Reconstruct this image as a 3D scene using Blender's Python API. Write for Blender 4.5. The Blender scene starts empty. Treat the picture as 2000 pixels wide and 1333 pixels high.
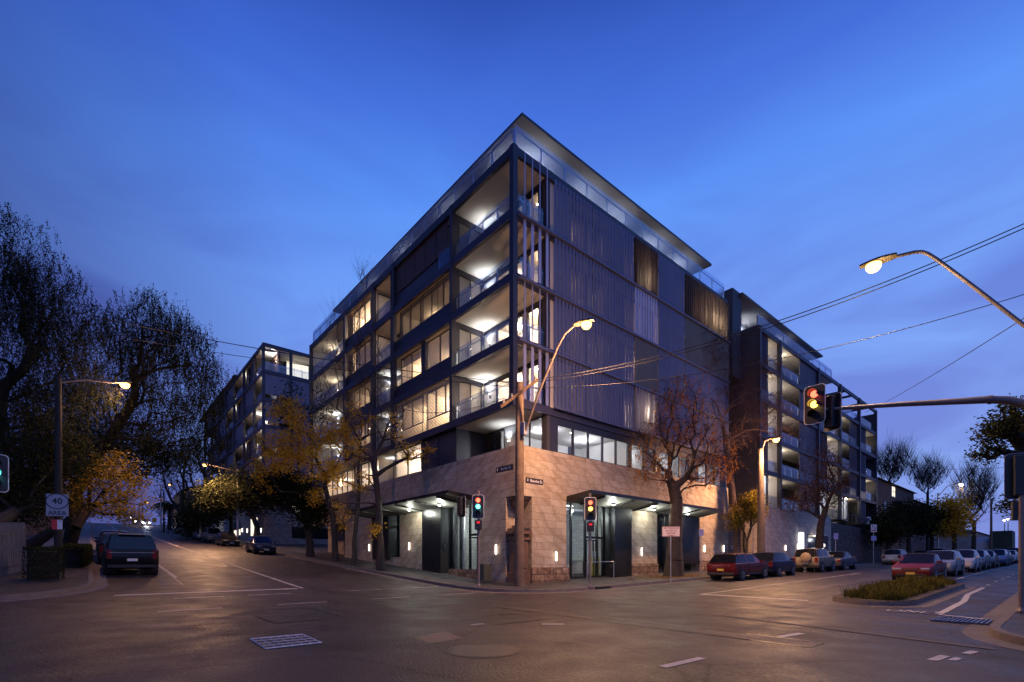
import bpy, math, random
from mathutils import Vector, Matrix
import numpy as np
S = bpy.context.scene
COL = S.collection
R = math.radians
# ------------------------------------------------------------------ camera
# world X runs along the street on the right, Y along the street on the left, the building corner stands at 0,0
EYE = 1.6
CAM = (-15.8, -18.3)
FW = (0.6508, 0.7593)
RT = (0.7593, -0.6508)
FPX = 960.0
cd = bpy.data.cameras.new('camera'); cam = bpy.data.objects.new('camera', cd); COL.objects.link(cam)
cam.location = (CAM[0], CAM[1], EYE)
cam.rotation_euler = (R(90), 0, math.atan2(-FW[0], FW[1]))
cd.sensor_width = 36; cd.lens = FPX / 2000 * 36; cd.shift_y = (1100 - 666.5) / 2000
cd.clip_start = 0.1; cd.clip_end = 3000
S.camera = cam
# ------------------------------------------------------------------ sky at dusk
w = bpy.data.worlds.new('World'); S.world = w; w.use_nodes = True
nt = w.node_tree; N = nt.nodes; L = nt.links
for n in list(N): N.remove(n)
def wn(t, **k):
    n = N.new(t)
    for a, b in k.items(): setattr(n, a, b)
    return n
tc = wn('ShaderNodeTexCoord'); sep = wn('ShaderNodeSeparateXYZ'); L.new(tc.outputs['Generated'], sep.inputs[0])
ramp = wn('ShaderNodeValToRGB'); L.new(sep.outputs['Z'], ramp.inputs[0])
cr = ramp.color_ramp
stops = [(0.0, (.29, .43, .92)), (0.22, (.25, .43, .97)), (0.45, (.18, .39, 1.0)), (0.58, (.115, .32, .97)), (0.67, (.065, .19, .78)), (0.76, (.028, .085, .47)), (1.0, (.012, .03, .2))]
cr.elements[0].position = 0; cr.elements[0].color = (*stops[0][1], 1)
cr.elements[1].position = 1; cr.elements[1].color = (*stops[-1][1], 1)
for p, c in stops[1:-1]:
    e = cr.elements.new(p); e.color = (*c, 1)
# the afterglow stands over the corner building and falls off to the sides
dot = wn('ShaderNodeVectorMath', operation='DOT_PRODUCT'); L.new(tc.outputs['Generated'], dot.inputs[0])
dot.inputs[1].default_value = (RT[0], RT[1], 0)
mr = wn('ShaderNodeValToRGB'); ma = wn('ShaderNodeMath', operation='MULTIPLY_ADD'); ma.inputs[1].default_value = .5; ma.inputs[2].default_value = .5
L.new(dot.outputs['Value'], ma.inputs[0]); L.new(ma.outputs[0], mr.inputs[0])
e = mr.color_ramp; e.elements[0].position = .12; e.elements[0].color = (.17, .16, .24, 1); e.elements[1].position = .95; e.elements[1].color = (.66, .67, .74, 1)
for p, c in [(.20, (.46, .42, .52, 1)), (.32, (.86, .84, .90, 1)), (.44, (1, 1, 1, 1)), (.68, (1.05, 1.0, 1, 1)), (.84, (1.0, .96, .97, 1))]:
    q = e.elements.new(p); q.color = c
mul = wn('ShaderNodeMix', data_type='RGBA', blend_type='MULTIPLY'); mul.inputs[0].default_value = 1
L.new(ramp.outputs[0], mul.inputs[6]); L.new(mr.outputs[0], mul.inputs[7])
mp = wn('ShaderNodeMapping'); mp.inputs['Scale'].default_value = (1.2, 1.2, 3.6); mp.inputs['Location'].default_value = (3.1, 1.2, .4)
L.new(tc.outputs['Generated'], mp.inputs[0])
no = wn('ShaderNodeTexNoise'); no.inputs['Scale'].default_value = 1.5; no.inputs['Detail'].default_value = 5; no.inputs['Roughness'].default_value = .5; no.inputs['Distortion'].default_value = .6
L.new(mp.outputs[0], no.inputs['Vector'])
nr = wn('ShaderNodeMapRange'); nr.inputs[1].default_value = .38; nr.inputs[2].default_value = .60; nr.inputs[3].default_value = 0; nr.inputs[4].default_value = 1.15
L.new(no.outputs[0], nr.inputs[0])
zm = wn('ShaderNodeMapRange'); zm.inputs[1].default_value = .38; zm.inputs[2].default_value = .66; zm.inputs[3].default_value = 1; zm.inputs[4].default_value = .3; L.new(sep.outputs['Z'], zm.inputs[0])
cm = wn('ShaderNodeMath', operation='MULTIPLY'); L.new(nr.outputs[0], cm.inputs[0]); L.new(zm.outputs[0], cm.inputs[1])
cl = wn('ShaderNodeMix', data_type='RGBA', blend_type='MIX'); L.new(cm.outputs[0], cl.inputs[0])
hs = wn('ShaderNodeMix', data_type='RGBA', blend_type='MULTIPLY'); hs.inputs[0].default_value = 1; hs.inputs[7].default_value = (.72, .62, .76, 1)
L.new(mul.outputs[2], hs.inputs[6]); L.new(mul.outputs[2], cl.inputs[6]); L.new(hs.outputs[2], cl.inputs[7])
bg = wn('ShaderNodeBackground'); bg.inputs[1].default_value = 1.0; L.new(cl.outputs[2], bg.inputs[0])
out = wn('ShaderNodeOutputWorld'); L.new(bg.outputs[0], out.inputs[0])
# a last trace of light from below the horizon behind the roofs
sd = bpy.data.lights.new('sun', 'SUN'); sd.energy = 0.05; sd.angle = R(40); sd.color = (.6, .7, 1)
sun = bpy.data.objects.new('sun', sd); COL.objects.link(sun); sun.rotation_euler = (R(50), 0, R(-75))
S.view_settings.view_transform = 'Standard'; S.view_settings.look = 'None'
S.view_settings.exposure = 0.0; S.view_settings.gamma = 1
S.cycles.sample_clamp_indirect = 3.0; S.cycles.sample_clamp_direct = 0
S.cycles.max_bounces = 6; S.cycles.transparent_max_bounces = 16; S.cycles.caustics_reflective = False; S.cycles.caustics_refractive = False

# ------------------------------------------------------------------ helpers
def spl(x, k): return math.log1p(math.exp(x / k)) * k if x / k < 30 else x
def road_z(u, v):
    z = .36 + .006 * u + .021 * spl(u, 2.0) - .009 * spl(u - 24, 4)
    z += .012 * v + .061 * spl(v - .5, 1.5) + .023 * spl(v - 60, 6) - .118 * spl(v - 131, 8)
    return z
def path_z(u, v): return road_z(u, v) + .14
def PW(px, d):
    """point on the ground plan seen at picture column px, d metres ahead"""
    X = (px - 1000) / FPX
    return (CAM[0] + d * (FW[0] + X * RT[0]), CAM[1] + d * (FW[1] + X * RT[1]))
def W3(px, py, d):
    x, y = PW(px, d); return Vector((x, y, EYE + (1100 - py) / FPX * d))

def tag(o, label=None, cat=None, group=None, kind=None):
    if label: o['label'] = label
    if cat: o['category'] = cat
    if group: o['group'] = group
    if kind: o['kind'] = kind
    return o
def thing(name, label, cat, loc=(0, 0, 0), rz=0, group=None):
    o = bpy.data.objects.new(name, None); COL.objects.link(o); o.location = loc; o.rotation_euler = (0, 0, rz)
    o.empty_display_size = .2
    return tag(o, label, cat, group)
def wloc(p):
    v = Vector((0, 0, 0))
    while p is not None: v += p.location; p = p.parent
    return v
SPLIT = {'black_panel', 'stone_plinth', 'side_wall', 'canopy_rib', 'door_gap', 'rear_wall', 'mesh_screen', 'lit_window', 'window_pier', 'counter', 'tube_light', 'duct', 'pergola_slat', 'spandrel', 'balcony_wall', 'brown_blind', 'fixed_blade', 'stone_wall', 'niche_wall', 'roof_rail', 'shop_window_frame', 'core_wall', 'door_head', 'vent_grille', 'number_plate', 'bumper_trim', 'side_window', 'windscreen', 'rear_window'}
class MB:
    def __init__(s): s.v = []; s.f = []; s.m = []
    def face(s, pts, m=0):
        b = len(s.v); s.v += [tuple(p) for p in pts]; s.f.append(tuple(range(b, b + len(pts)))); s.m.append(m)
    def box(s, x0, x1, y0, y1, z0, z1, m=0):
        if x0 > x1: x0, x1 = x1, x0
        if y0 > y1: y0, y1 = y1, y0
        if z0 > z1: z0, z1 = z1, z0
        b = len(s.v)
        s.v += [(x0, y0, z0), (x1, y0, z0), (x1, y1, z0), (x0, y1, z0), (x0, y0, z1), (x1, y0, z1), (x1, y1, z1), (x0, y1, z1)]
        for q in ((3, 2, 1, 0), (4, 5, 6, 7), (0, 1, 5, 4), (1, 2, 6, 5), (2, 3, 7, 6), (3, 0, 4, 7)):
            s.f.append(tuple(b + i for i in q)); s.m.append(m)
    def prism(s, poly, z0, z1, m=0, mt=None):
        """poly: ccw plan outline, z0/z1 numbers or functions of x,y"""
        f0 = z0 if callable(z0) else (lambda x, y: z0); f1 = z1 if callable(z1) else (lambda x, y: z1)
        n = len(poly); b = len(s.v)
        s.v += [(x, y, f0(x, y)) for x, y in poly] + [(x, y, f1(x, y)) for x, y in poly]
        s.f.append(tuple(b + n - 1 - i for i in range(n))); s.m.append(m)
        s.f.append(tuple(b + n + i for i in range(n))); s.m.append(m if mt is None else mt)
        for i in range(n):
            j = (i + 1) % n; s.f.append((b + i, b + j, b + n + j, b + n + i)); s.m.append(m)
    def tube(s, pts, r, seg=8, m=0, cap=True):
        pts = [Vector(p) for p in pts]; n = len(pts)
        rr = r if isinstance(r, (list, tuple)) else [r] * n
        b = len(s.v); prev = None
        for i, p in enumerate(pts):
            d = (pts[min(i + 1, n - 1)] - pts[max(i - 1, 0)])
            if d.length < 1e-9: d = Vector((0, 0, 1))
            d.normalize()
            if prev is None:
                a = Vector((0, 0, 1)) if abs(d.z) < .9 else Vector((1, 0, 0)); x = d.cross(a).normalized()
            else:
                x = (prev - d * prev.dot(d)); x = x.normalized() if x.length > 1e-6 else d.orthogonal().normalized()
            prev = x; y = d.cross(x)
            for k in range(seg):
                t = 2 * math.pi * k / seg; s.v.append(tuple(p + (x * math.cos(t) + y * math.sin(t)) * rr[i]))
        for i in range(n - 1):
            for k in range(seg):
                a = b + i * seg + k; c = b + i * seg + (k + 1) % seg
                s.f.append((a, c, c + seg, a + seg)); s.m.append(m)
        if cap:
            s.f.append(tuple(b + seg - 1 - k for k in range(seg))); s.m.append(m)
            s.f.append(tuple(b + (n - 1) * seg + k for k in range(seg))); s.m.append(m)
    def lathe(s, prof, c=(0, 0, 0), axis='z', seg=16, m=0):
        """prof: (radius, height) pairs"""
        b = len(s.v)
        for r_, h in prof:
            for k in range(seg):
                t = 2 * math.pi * k / seg; a, q = r_ * math.cos(t), r_ * math.sin(t)
                p = (a, q, h) if axis == 'z' else ((a, h, q) if axis == 'y' else (h, a, q))
                s.v.append((c[0] + p[0], c[1] + p[1], c[2] + p[2]))
        for i in range(len(prof) - 1):
            for k in range(seg):
                a = b + i * seg + k; q = b + i * seg + (k + 1) % seg
                s.f.append((a, q, q + seg, a + seg)); s.m.append(m)
        s.f.append(tuple(b + k for k in range(seg))); s.m.append(m)
        s.f.append(tuple(b + (len(prof) - 1) * seg + k for k in range(seg))); s.m.append(m)
    def comps(s):
        p = list(range(len(s.v)))
        def fnd(i):
            while p[i] != i: p[i] = p[p[i]]; i = p[i]
            return i
        for f in s.f:
            r = fnd(f[0])
            for k in f[1:]: p[fnd(k)] = r
        g = {}
        for f, m in zip(s.f, s.m): g.setdefault(fnd(f[0]), []).append((f, m))
        res = []
        for fs in g.values():
            ids = sorted({i for f, _ in fs for i in f}); mp_ = {i: k for k, i in enumerate(ids)}
            c = MB(); c.v = [s.v[i] for i in ids]; c.f = [tuple(mp_[i] for i in f) for f, _ in fs]; c.m = [m for _, m in fs]; res.append(c)
        return res
    def build(s, name, mats, parent=None, local=False, smooth=None, bevel=0, recalc=True, uv=True):
        if name in SPLIT and parent is not None:
            cs = s.comps()
            if len(cs) > 1: return [c.build(name, mats, parent, local, smooth, bevel, recalc, uv) for c in cs][0]
        if not isinstance(mats, (list, tuple)): mats = [mats]
        off = Vector((0, 0, 0)) if local or parent is None else wloc(parent)
        me = bpy.data.meshes.new(name)
        A = np.array(s.v, dtype=np.float64).reshape(-1, 3)
        me.from_pydata((A - np.array(off)).tolist(), [], s.f)
        for m in mats: me.materials.append(m)
        if len(mats) > 1: me.polygons.foreach_set('material_index', s.m)
        if recalc:
            import bmesh
            bm = bmesh.new(); bm.from_mesh(me); bmesh.ops.recalc_face_normals(bm, faces=bm.faces); bm.to_mesh(me); bm.free()
        if uv and len(s.f) < 30000:
            ul = me.uv_layers.new(name='UVMap'); me.update()
            vs = A; d = ul.data
            for p in me.polygons:
                n = p.normal; ax = max(range(3), key=lambda i: abs(n[i]))
                for li in p.loop_indices:
                    q = vs[me.loops[li].vertex_index]
                    d[li].uv = (q[0], q[1]) if ax == 2 else ((q[1], q[2]) if ax == 0 else (q[0], q[2]))
        if smooth is not None:
            me.polygons.foreach_set('use_smooth', [True] * len(me.polygons))
            me.set_sharp_from_angle(angle=R(smooth))
        me.update()
        o = bpy.data.objects.new(name, me); COL.objects.link(o)
        if parent is not None: o.parent = parent
        if bevel:
            bv = o.modifiers.new('bevel', 'BEVEL'); bv.width = bevel; bv.segments = 2; bv.limit_method = 'ANGLE'; bv.angle_limit = R(40)
        return o

# ------------------------------------------------------------------ materials
MATS = {}
def mat(name, col=(.5, .5, .5), rough=.6, metal=0, spec=.5, emit=None, es=1.0, coat=0, noise=None, bump=None, dirt=None):
    """noise = (scale, amount) mottles the base colour; bump = (scale, strength)"""
    m = bpy.data.materials.new(name); m.use_nodes = True; MATS[name] = m
    t = m.node_tree; b = t.nodes['Principled BSDF']
    b.inputs['Base Color'].default_value = (*col, 1); b.inputs['Roughness'].default_value = rough
    b.inputs['Metallic'].default_value = metal; b.inputs['Specular IOR Level'].default_value = spec
    b.inputs['Coat Weight'].default_value = coat
    if emit: b.inputs['Emission Color'].default_value = (*emit, 1); b.inputs['Emission Strength'].default_value = es
    if noise or bump:
        tc = t.nodes.new('ShaderNodeTexCoord')
    if noise:
        n = t.nodes.new('ShaderNodeTexNoise'); n.inputs['Scale'].default_value = noise[0]; n.inputs['Detail'].default_value = 8; n.inputs['Roughness'].default_value = .65
        t.links.new(tc.outputs['Object'], n.inputs['Vector'])
        mr = t.nodes.new('ShaderNodeMapRange'); mr.inputs[1].default_value = .3; mr.inputs[2].default_value = .7
        mr.inputs[3].default_value = 1 - noise[1]; mr.inputs[4].default_value = 1 + noise[1]
        t.links.new(n.outputs[0], mr.inputs[0])
        mx = t.nodes.new('ShaderNodeMix'); mx.data_type = 'RGBA'; mx.blend_type = 'MULTIPLY'; mx.inputs[0].default_value = 1
        mx.inputs[6].default_value = (*col, 1); t.links.new(mr.outputs[0], mx.inputs[7]); t.links.new(mx.outputs[2], b.inputs['Base Color'])
        m2 = t.nodes.new('ShaderNodeMapRange'); m2.inputs[3].default_value = max(.02, rough - .12); m2.inputs[4].default_value = min(1, rough + .12)
        t.links.new(n.outputs[0], m2.inputs[0]); t.links.new(m2.outputs[0], b.inputs['Roughness'])
    if bump:
        n = t.nodes.new('ShaderNodeTexNoise'); n.inputs['Scale'].default_value = bump[0]; n.inputs['Detail'].default_value = 6
        t.links.new(tc.outputs['Object'], n.inputs['Vector'])
        bp = t.nodes.new('ShaderNodeBump'); bp.inputs['Strength'].default_value = bump[1]; bp.inputs['Distance'].default_value = .02
        t.links.new(n.outputs[0], bp.inputs['Height']); t.links.new(bp.outputs[0], b.inputs['Normal'])
    return m
def glow(name, col, s):
    m = bpy.data.materials.new(name); m.use_nodes = True; t = m.node_tree
    t.nodes.remove(t.nodes['Principled BSDF']); e = t.nodes.new('ShaderNodeEmission'); e.inputs[0].default_value = (*col, 1); e.inputs[1].default_value = s
    t.links.new(e.outputs[0], t.nodes['Material Output'].inputs[0]); return m
def glass(name, tint=(.9, .95, 1), refl=.10, rough=.02):
    m = bpy.data.materials.new(name); m.use_nodes = True; t = m.node_tree
    t.nodes.remove(t.nodes['Principled BSDF'])
    tr = t.nodes.new('ShaderNodeBsdfTransparent'); tr.inputs[0].default_value = (*tint, 1)
    gl = t.nodes.new('ShaderNodeBsdfGlossy'); gl.inputs['Roughness'].default_value = rough
    lw = t.nodes.new('ShaderNodeLayerWeight'); lw.inputs[0].default_value = .5; fr = t.nodes.new('ShaderNodeMath'); fr.operation = 'POWER'; fr.inputs[1].default_value = 4; t.links.new(lw.outputs['Facing'], fr.inputs[0])
    ma = t.nodes.new('ShaderNodeMath'); ma.operation = 'MULTIPLY_ADD'; ma.inputs[1].default_value = .6; ma.inputs[2].default_value = refl; ma.use_clamp = True
    t.links.new(fr.outputs[0], ma.inputs[0])
    mx = t.nodes.new('ShaderNodeMixShader'); t.links.new(ma.outputs[0], mx.inputs[0]); t.links.new(tr.outputs[0], mx.inputs[1]); t.links.new(gl.outputs[0], mx.inputs[2])
    t.links.new(mx.outputs[0], t.nodes['Material Output'].inputs[0]); return m
def sandstone(name, c1, c2, c3, bw, bh, mortar=.006, mcol=(.12, .09, .07), bump=.15, rough_blocks=False):
    m = bpy.data.materials.new(name); m.use_nodes = True; t = m.node_tree; b = t.nodes['Principled BSDF']; b.inputs['Roughness'].default_value = .85; b.inputs['Specular IOR Level'].default_value = .25
    tc = t.nodes.new('ShaderNodeTexCoord')
    br = t.nodes.new('ShaderNodeTexBrick'); br.inputs['Scale'].default_value = 1; br.inputs['Brick Width'].default_value = bw; br.inputs['Row Height'].default_value = bh
    br.inputs['Mortar Size'].default_value = mortar; br.inputs['Mortar Smooth'].default_value = .3; br.inputs['Color1'].default_value = (0, 0, 0, 1); br.inputs['Color2'].default_value = (1, 1, 1, 1); br.inputs['Mortar'].default_value = (.5, .5, .5, 1)
    br.offset = .5; br.offset_frequency = 2; br.squash = .72 if not rough_blocks else .6; br.squash_frequency = 3
    t.links.new(tc.outputs['UV'], br.inputs['Vector'])
    # each block its own tone
    rp = t.nodes.new('ShaderNodeValToRGB'); t.links.new(br.outputs['Color'], rp.inputs[0])
    rp.color_ramp.elements[0].color = (*c1, 1); rp.color_ramp.elements[1].color = (*c2, 1)
    q = rp.color_ramp.elements.new(.5); q.color = (*[(a + d) / 2 for a, d in zip(c1, c2)], 1)
    # rust coloured bedding bands that run at a slant, shifted from block to block
    mp = t.nodes.new('ShaderNodeMapping'); mp.inputs['Rotation'].default_value = (0, 0, R(-52))
    vm = t.nodes.new('ShaderNodeVectorMath'); vm.operation = 'MULTIPLY_ADD'; t.links.new(br.outputs['Color'], vm.inputs[0]); vm.inputs[1].default_value = (7, 5, 0); t.links.new(tc.outputs['UV'], vm.inputs[2])
    t.links.new(vm.outputs[0], mp.inputs[0])
    wv = t.nodes.new('ShaderNodeTexWave'); wv.inputs['Scale'].default_value = .42; wv.inputs['Distortion'].default_value = 7; wv.inputs['Detail'].default_value = 3; wv.inputs['Detail Scale'].default_value = .9
    t.links.new(mp.outputs[0], wv.inputs['Vector'])
    mr = t.nodes.new('ShaderNodeMapRange'); mr.inputs[1].default_value = .62; mr.inputs[2].default_value = .98; mr.inputs[3].default_value = 0; mr.inputs[4].default_value = .75
    t.links.new(wv.outputs[1], mr.inputs[0])
    nz = t.nodes.new('ShaderNodeTexNoise'); nz.inputs['Scale'].default_value = .55; nz.inputs['Detail'].default_value = 4; t.links.new(tc.outputs['UV'], nz.inputs['Vector'])
    mu = t.nodes.new('ShaderNodeMath'); mu.operation = 'MULTIPLY'; t.links.new(mr.outputs[0], mu.inputs[0]); t.links.new(nz.outputs[0], mu.inputs[1])
    mx = t.nodes.new('ShaderNodeMix'); mx.data_type = 'RGBA'; t.links.new(mu.outputs[0], mx.inputs[0]); t.links.new(rp.outputs[0], mx.inputs[6]); mx.inputs[7].default_value = (*c3, 1)
    n2 = t.nodes.new('ShaderNodeTexNoise'); n2.inputs['Scale'].default_value = 9 if not rough_blocks else 5; n2.inputs['Detail'].default_value = 8; t.links.new(tc.outputs['UV'], n2.inputs['Vector'])
    m3 = t.nodes.new('ShaderNodeMapRange'); m3.inputs[1].default_value = .25; m3.inputs[2].default_value = .75; m3.inputs[3].default_value = .8 if not rough_blocks else .45; m3.inputs[4].default_value = 1.12 if not rough_blocks else 1.5
    t.links.new(n2.outputs[0], m3.inputs[0])
    x2 = t.nodes.new('ShaderNodeMix'); x2.data_type = 'RGBA'; x2.blend_type = 'MULTIPLY'; x2.inputs[0].default_value = 1; t.links.new(mx.outputs[2], x2.inputs[6]); t.links.new(m3.outputs[0], x2.inputs[7])
    x3 = t.nodes.new('ShaderNodeMix'); x3.data_type = 'RGBA'; t.links.new(br.outputs['Fac'], x3.inputs[0]); t.links.new(x2.outputs[2], x3.inputs[6]); x3.inputs[7].default_value = (*mcol, 1)
    t.links.new(x3.outputs[2], b.inputs['Base Color'])
    bp = t.nodes.new('ShaderNodeBump'); bp.inputs['Strength'].default_value = bump if not rough_blocks else .9; bp.inputs['Distance'].default_value = .02 if not rough_blocks else .06
    ad = t.nodes.new('ShaderNodeMath'); ad.operation = 'SUBTRACT'; t.links.new(n2.outputs[0], ad.inputs[0]); t.links.new(br.outputs['Fac'], ad.inputs[1]); t.links.new(ad.outputs[0], bp.inputs['Height'])
    t.links.new(bp.outputs[0], b.inputs['Normal'])
    return m
def asphalt(name, col, warm=1.0):
    m = bpy.data.materials.new(name); m.use_nodes = True; t = m.node_tree; b = t.nodes['Principled BSDF']; b.inputs['Specular IOR Level'].default_value = .27
    tc = t.nodes.new('ShaderNodeTexCoord')
    def nz(s, d, dist=0):
        n = t.nodes.new('ShaderNodeTexNoise'); n.inputs['Scale'].default_value = s; n.inputs['Detail'].default_value = d; n.inputs['Distortion'].default_value = dist
        t.links.new(tc.outputs['Object'], n.inputs['Vector']); return n
    def mrn(src, a, b_, c, d):
        r = t.nodes.new('ShaderNodeMapRange'); r.inputs[1].default_value = a; r.inputs[2].default_value = b_; r.inputs[3].default_value = c; r.inputs[4].default_value = d; t.links.new(src, r.inputs[0]); return r.outputs[0]
    def mul(a, c):
        x = t.nodes.new('ShaderNodeMix'); x.data_type = 'RGBA'; x.blend_type = 'MULTIPLY'; x.inputs[0].default_value = 1
        if isinstance(a, tuple): x.inputs[6].default_value = (*a, 1)
        else: t.links.new(a, x.inputs[6])
        t.links.new(c, x.inputs[7]); return x.outputs[2]
    big = nz(.16, 6, .6); mid = nz(1.1, 9, .2); fine = nz(22, 6)
    c = mul(col, mrn(big.outputs[0], .35, .65, .66, 1.34)); c = mul(c, mrn(mid.outputs[0], .3, .7, .80, 1.2)); c = mul(c, mrn(fine.outputs[0], .32, .68, .35, 1.8)); st = nz(.75, 4, 1.2); c = mul(c, mrn(st.outputs[0], .62, .72, 1.0, .55))
    # hairline cracks
    vo = t.nodes.new('ShaderNodeTexVoronoi'); vo.feature = 'DISTANCE_TO_EDGE'; vo.inputs['Scale'].default_value = .22
    wob = t.nodes.new('ShaderNodeMix'); wob.data_type = 'VECTOR'; wob.inputs[0].default_value = .18; n4 = nz(.9, 5); t.links.new(tc.outputs['Object'], wob.inputs[4]); t.links.new(n4.outputs['Color'], wob.inputs[5])
    t.links.new(wob.outputs[1], vo.inputs['Vector'])
    c = mul(c, mrn(vo.outputs['Distance'], .0, .007, .28, 1.0))
    t.links.new(c, b.inputs['Base Color'])
    ra = t.nodes.new('ShaderNodeMath'); ra.operation = 'MULTIPLY'; t.links.new(mrn(mid.outputs[0], .3, .7, .44, .70), ra.inputs[0]); t.links.new(mrn(fine.outputs[0], .3, .7, .72, 1.25), ra.inputs[1]); t.links.new(ra.outputs[0], b.inputs['Roughness'])
    bp = t.nodes.new('ShaderNodeBump'); bp.inputs['Strength'].default_value = .8; bp.inputs['Distance'].default_value = .018; t.links.new(fine.outputs[0], bp.inputs['Height']); t.links.new(bp.outputs[0], b.inputs['Normal'])
    return m
def leafmat(name, c1, c2, trans=.35):
    m = bpy.data.materials.new(name); m.use_nodes = True; t = m.node_tree; t.nodes.remove(t.nodes['Principled BSDF'])
    g = t.nodes.new('ShaderNodeNewGeometry'); rp = t.nodes.new('ShaderNodeValToRGB'); t.links.new(g.outputs['Random Per Island'], rp.inputs[0])
    rp.color_ramp.elements[0].color = (*c1, 1); rp.color_ramp.elements[1].color = (*c2, 1)
    d = t.nodes.new('ShaderNodeBsdfDiffuse'); tr = t.nodes.new('ShaderNodeBsdfTranslucent'); mx = t.nodes.new('ShaderNodeMixShader'); mx.inputs[0].default_value = trans
    t.links.new(rp.outputs[0], d.inputs[0]); t.links.new(rp.outputs[0], tr.inputs[0]); t.links.new(d.outputs[0], mx.inputs[1]); t.links.new(tr.outputs[0], mx.inputs[2])
    t.links.new(mx.outputs[0], t.nodes['Material Output'].inputs[0]); return m

M = {}
M['asphalt'] = asphalt('asphalt', (.036, .028, .029))
M['asphalt_old'] = asphalt('worn_asphalt', (.052, .041, .039))
M['path'] = asphalt('footpath_asphalt', (.05, .047, .048))
M['concrete'] = mat('kerb_concrete', (.13, .108, .10), .85, noise=(3, .3), bump=(40, .3))
M['paint'] = mat('road_paint', (.42, .38, .37), .7, noise=(9, .3))
M['grass_soil'] = mat('soil', (.06, .04, .025), .95, noise=(4, .5), bump=(20, .6))
M['steel'] = mat('dark_steel', (.028, .028, .045), .42, .0, noise=(1.5, .2))
M['steel2'] = mat('charcoal_panel', (.045, .045, .07), .35, noise=(.8, .2))
M['slab'] = mat('painted_slab_edge', (.042, .042, .075), .5, noise=(.7, .15))
M['soffit'] = mat('soffit_render', (.62, .59, .55), .85, noise=(.5, .06))
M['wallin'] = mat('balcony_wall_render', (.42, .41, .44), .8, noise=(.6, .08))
M['darkwall'] = mat('dark_cladding', (.05, .045, .055), .55, noise=(.5, .2))
M['blade'] = mat('lavender_grey_blade', (.135, .14, .22), .42, .2, noise=(.6, .12))
M['blade_dark'] = mat('bronze_blade', (.10, .065, .06), .45, .3, noise=(.6, .15))
M['blade_light'] = mat('pale_blade', (.42, .42, .56), .35, .2, noise=(.6, .1))
M['blade_gold'] = mat('olive_bronze_blade', (.17, .13, .10), .4, .4, noise=(.6, .15))
M['blind'] = mat('timber_brown_blind', (.075, .045, .04), .6, noise=(1, .2))
M['blind_l'] = mat('aluminium_blind', (.5, .46, .42), .5, noise=(1, .1))
M['louvre'] = mat('blue_grey_louvre', (.16, .16, .24), .4, noise=(1, .15))
M['black'] = mat('black_panel', (.012, .012, .014), .3, noise=(1, .2))
M['canopy'] = mat('canopy_underside', (.17, .17, .155), .6, noise=(.7, .12))
M['metal'] = mat('galvanised_steel', (.38, .37, .38), .42, .7, noise=(4, .2))
M['rail'] = mat('stainless_rail', (.5, .52, .6), .3, .8)
M['white'] = mat('white_paint', (.78, .76, .72), .6, noise=(2, .05))
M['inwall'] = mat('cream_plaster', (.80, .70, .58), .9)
M['incool'] = mat('shop_plaster', (.62, .62, .58), .9, noise=(1, .08))
M['floorin'] = mat('interior_floor', (.28, .2, .14), .5, noise=(2, .2))
M['curtain'] = mat('sheer_curtain', (.75, .66, .55), .9, noise=(3, .1))
M['glass'] = glass('window_glass', (.92, .93, .95), .03)
M['glassb'] = glass('balustrade_glass', (.86, .9, .98), .11)
M['glassd'] = mat('dark_window_glass', (.012, .013, .02), .06, 0, .9)
M['stone'] = sandstone('sawn_sandstone', (.40, .32, .24), (.52, .43, .34), (.25, .155, .08), 1.3, .38, .007, (.16, .11, .08), .35)
M['stone2'] = sandstone('grey_sandstone', (.40, .33, .29), (.50, .43, .38), (.30, .19, .12), 1.1, .40)
M['plinth'] = sandstone('old_rough_sandstone', (.20, .12, .075), (.36, .25, .17), (.14, .07, .04), .75, .34, .02, (.07, .05, .04), rough_blocks=True)
M['rubble'] = sandstone('dark_rubble_stone', (.09, .08, .075), (.17, .145, .12), (.08, .06, .05), .55, .27, .02, (.05, .045, .04), rough_blocks=True)
M['brick'] = sandstone('dark_brick', (.12, .06, .045), (.18, .10, .07), (.1, .06, .05), .24, .086, .008, (.15, .13, .12), .3)
M['block'] = sandstone('grey_blockwork', (.38, .38, .36), (.46, .46, .44), (.3, .3, .28), .4, .2, .008, (.2, .2, .2), .2)
M['bark'] = mat('bark', (.048, .033, .027), .95, noise=(6, .45), bump=(14, .9))
M['bark_d'] = mat('dark_bark', (.03, .024, .022), .95, noise=(6, .4), bump=(14, .8))
M['wood'] = mat('weathered_pole_timber', (.15, .10, .07), .85, noise=(3, .35), bump=(25, .6))
M['cable'] = mat('cable_rubber', (.015, .015, .018), .6)
M['roofm'] = mat('roof_sheet', (.045, .045, .06), .5, noise=(.5, .2))
M['tile'] = mat('slate_roof', (.05, .05, .065), .7, noise=(2, .3), bump=(8, .5))
M['tyre'] = mat('tyre_rubber', (.015, .015, .015), .85)
M['rim'] = mat('alloy_rim', (.42, .42, .44), .35, .8)
M['carglass'] = mat('tinted_car_glass', (.01, .011, .016), .08, 0, .5)
M['tail'] = mat('red_tail_lens', (.13, .008, .008), .2, coat=.6)
M['head'] = mat('headlamp_glass', (.55, .55, .55), .12, .3, coat=.8)
M['plate_y'] = mat('yellow_number_plate', (.7, .45, .06), .5)
M['plate_w'] = mat('white_number_plate', (.65, .65, .65), .5)
M['trim'] = mat('black_bumper_plastic', (.02, .02, .022), .55)
M['signwhite'] = mat('sign_sheet_white', (.72, .70, .70), .5)
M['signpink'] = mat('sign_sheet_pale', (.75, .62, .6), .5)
M['signblack'] = mat('sign_black', (.015, .015, .02), .45)
M['signbrown'] = mat('street_sign_brown', (.035, .025, .022), .5)
M['signred'] = mat('sign_red', (.6, .03, .03), .5)
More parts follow.
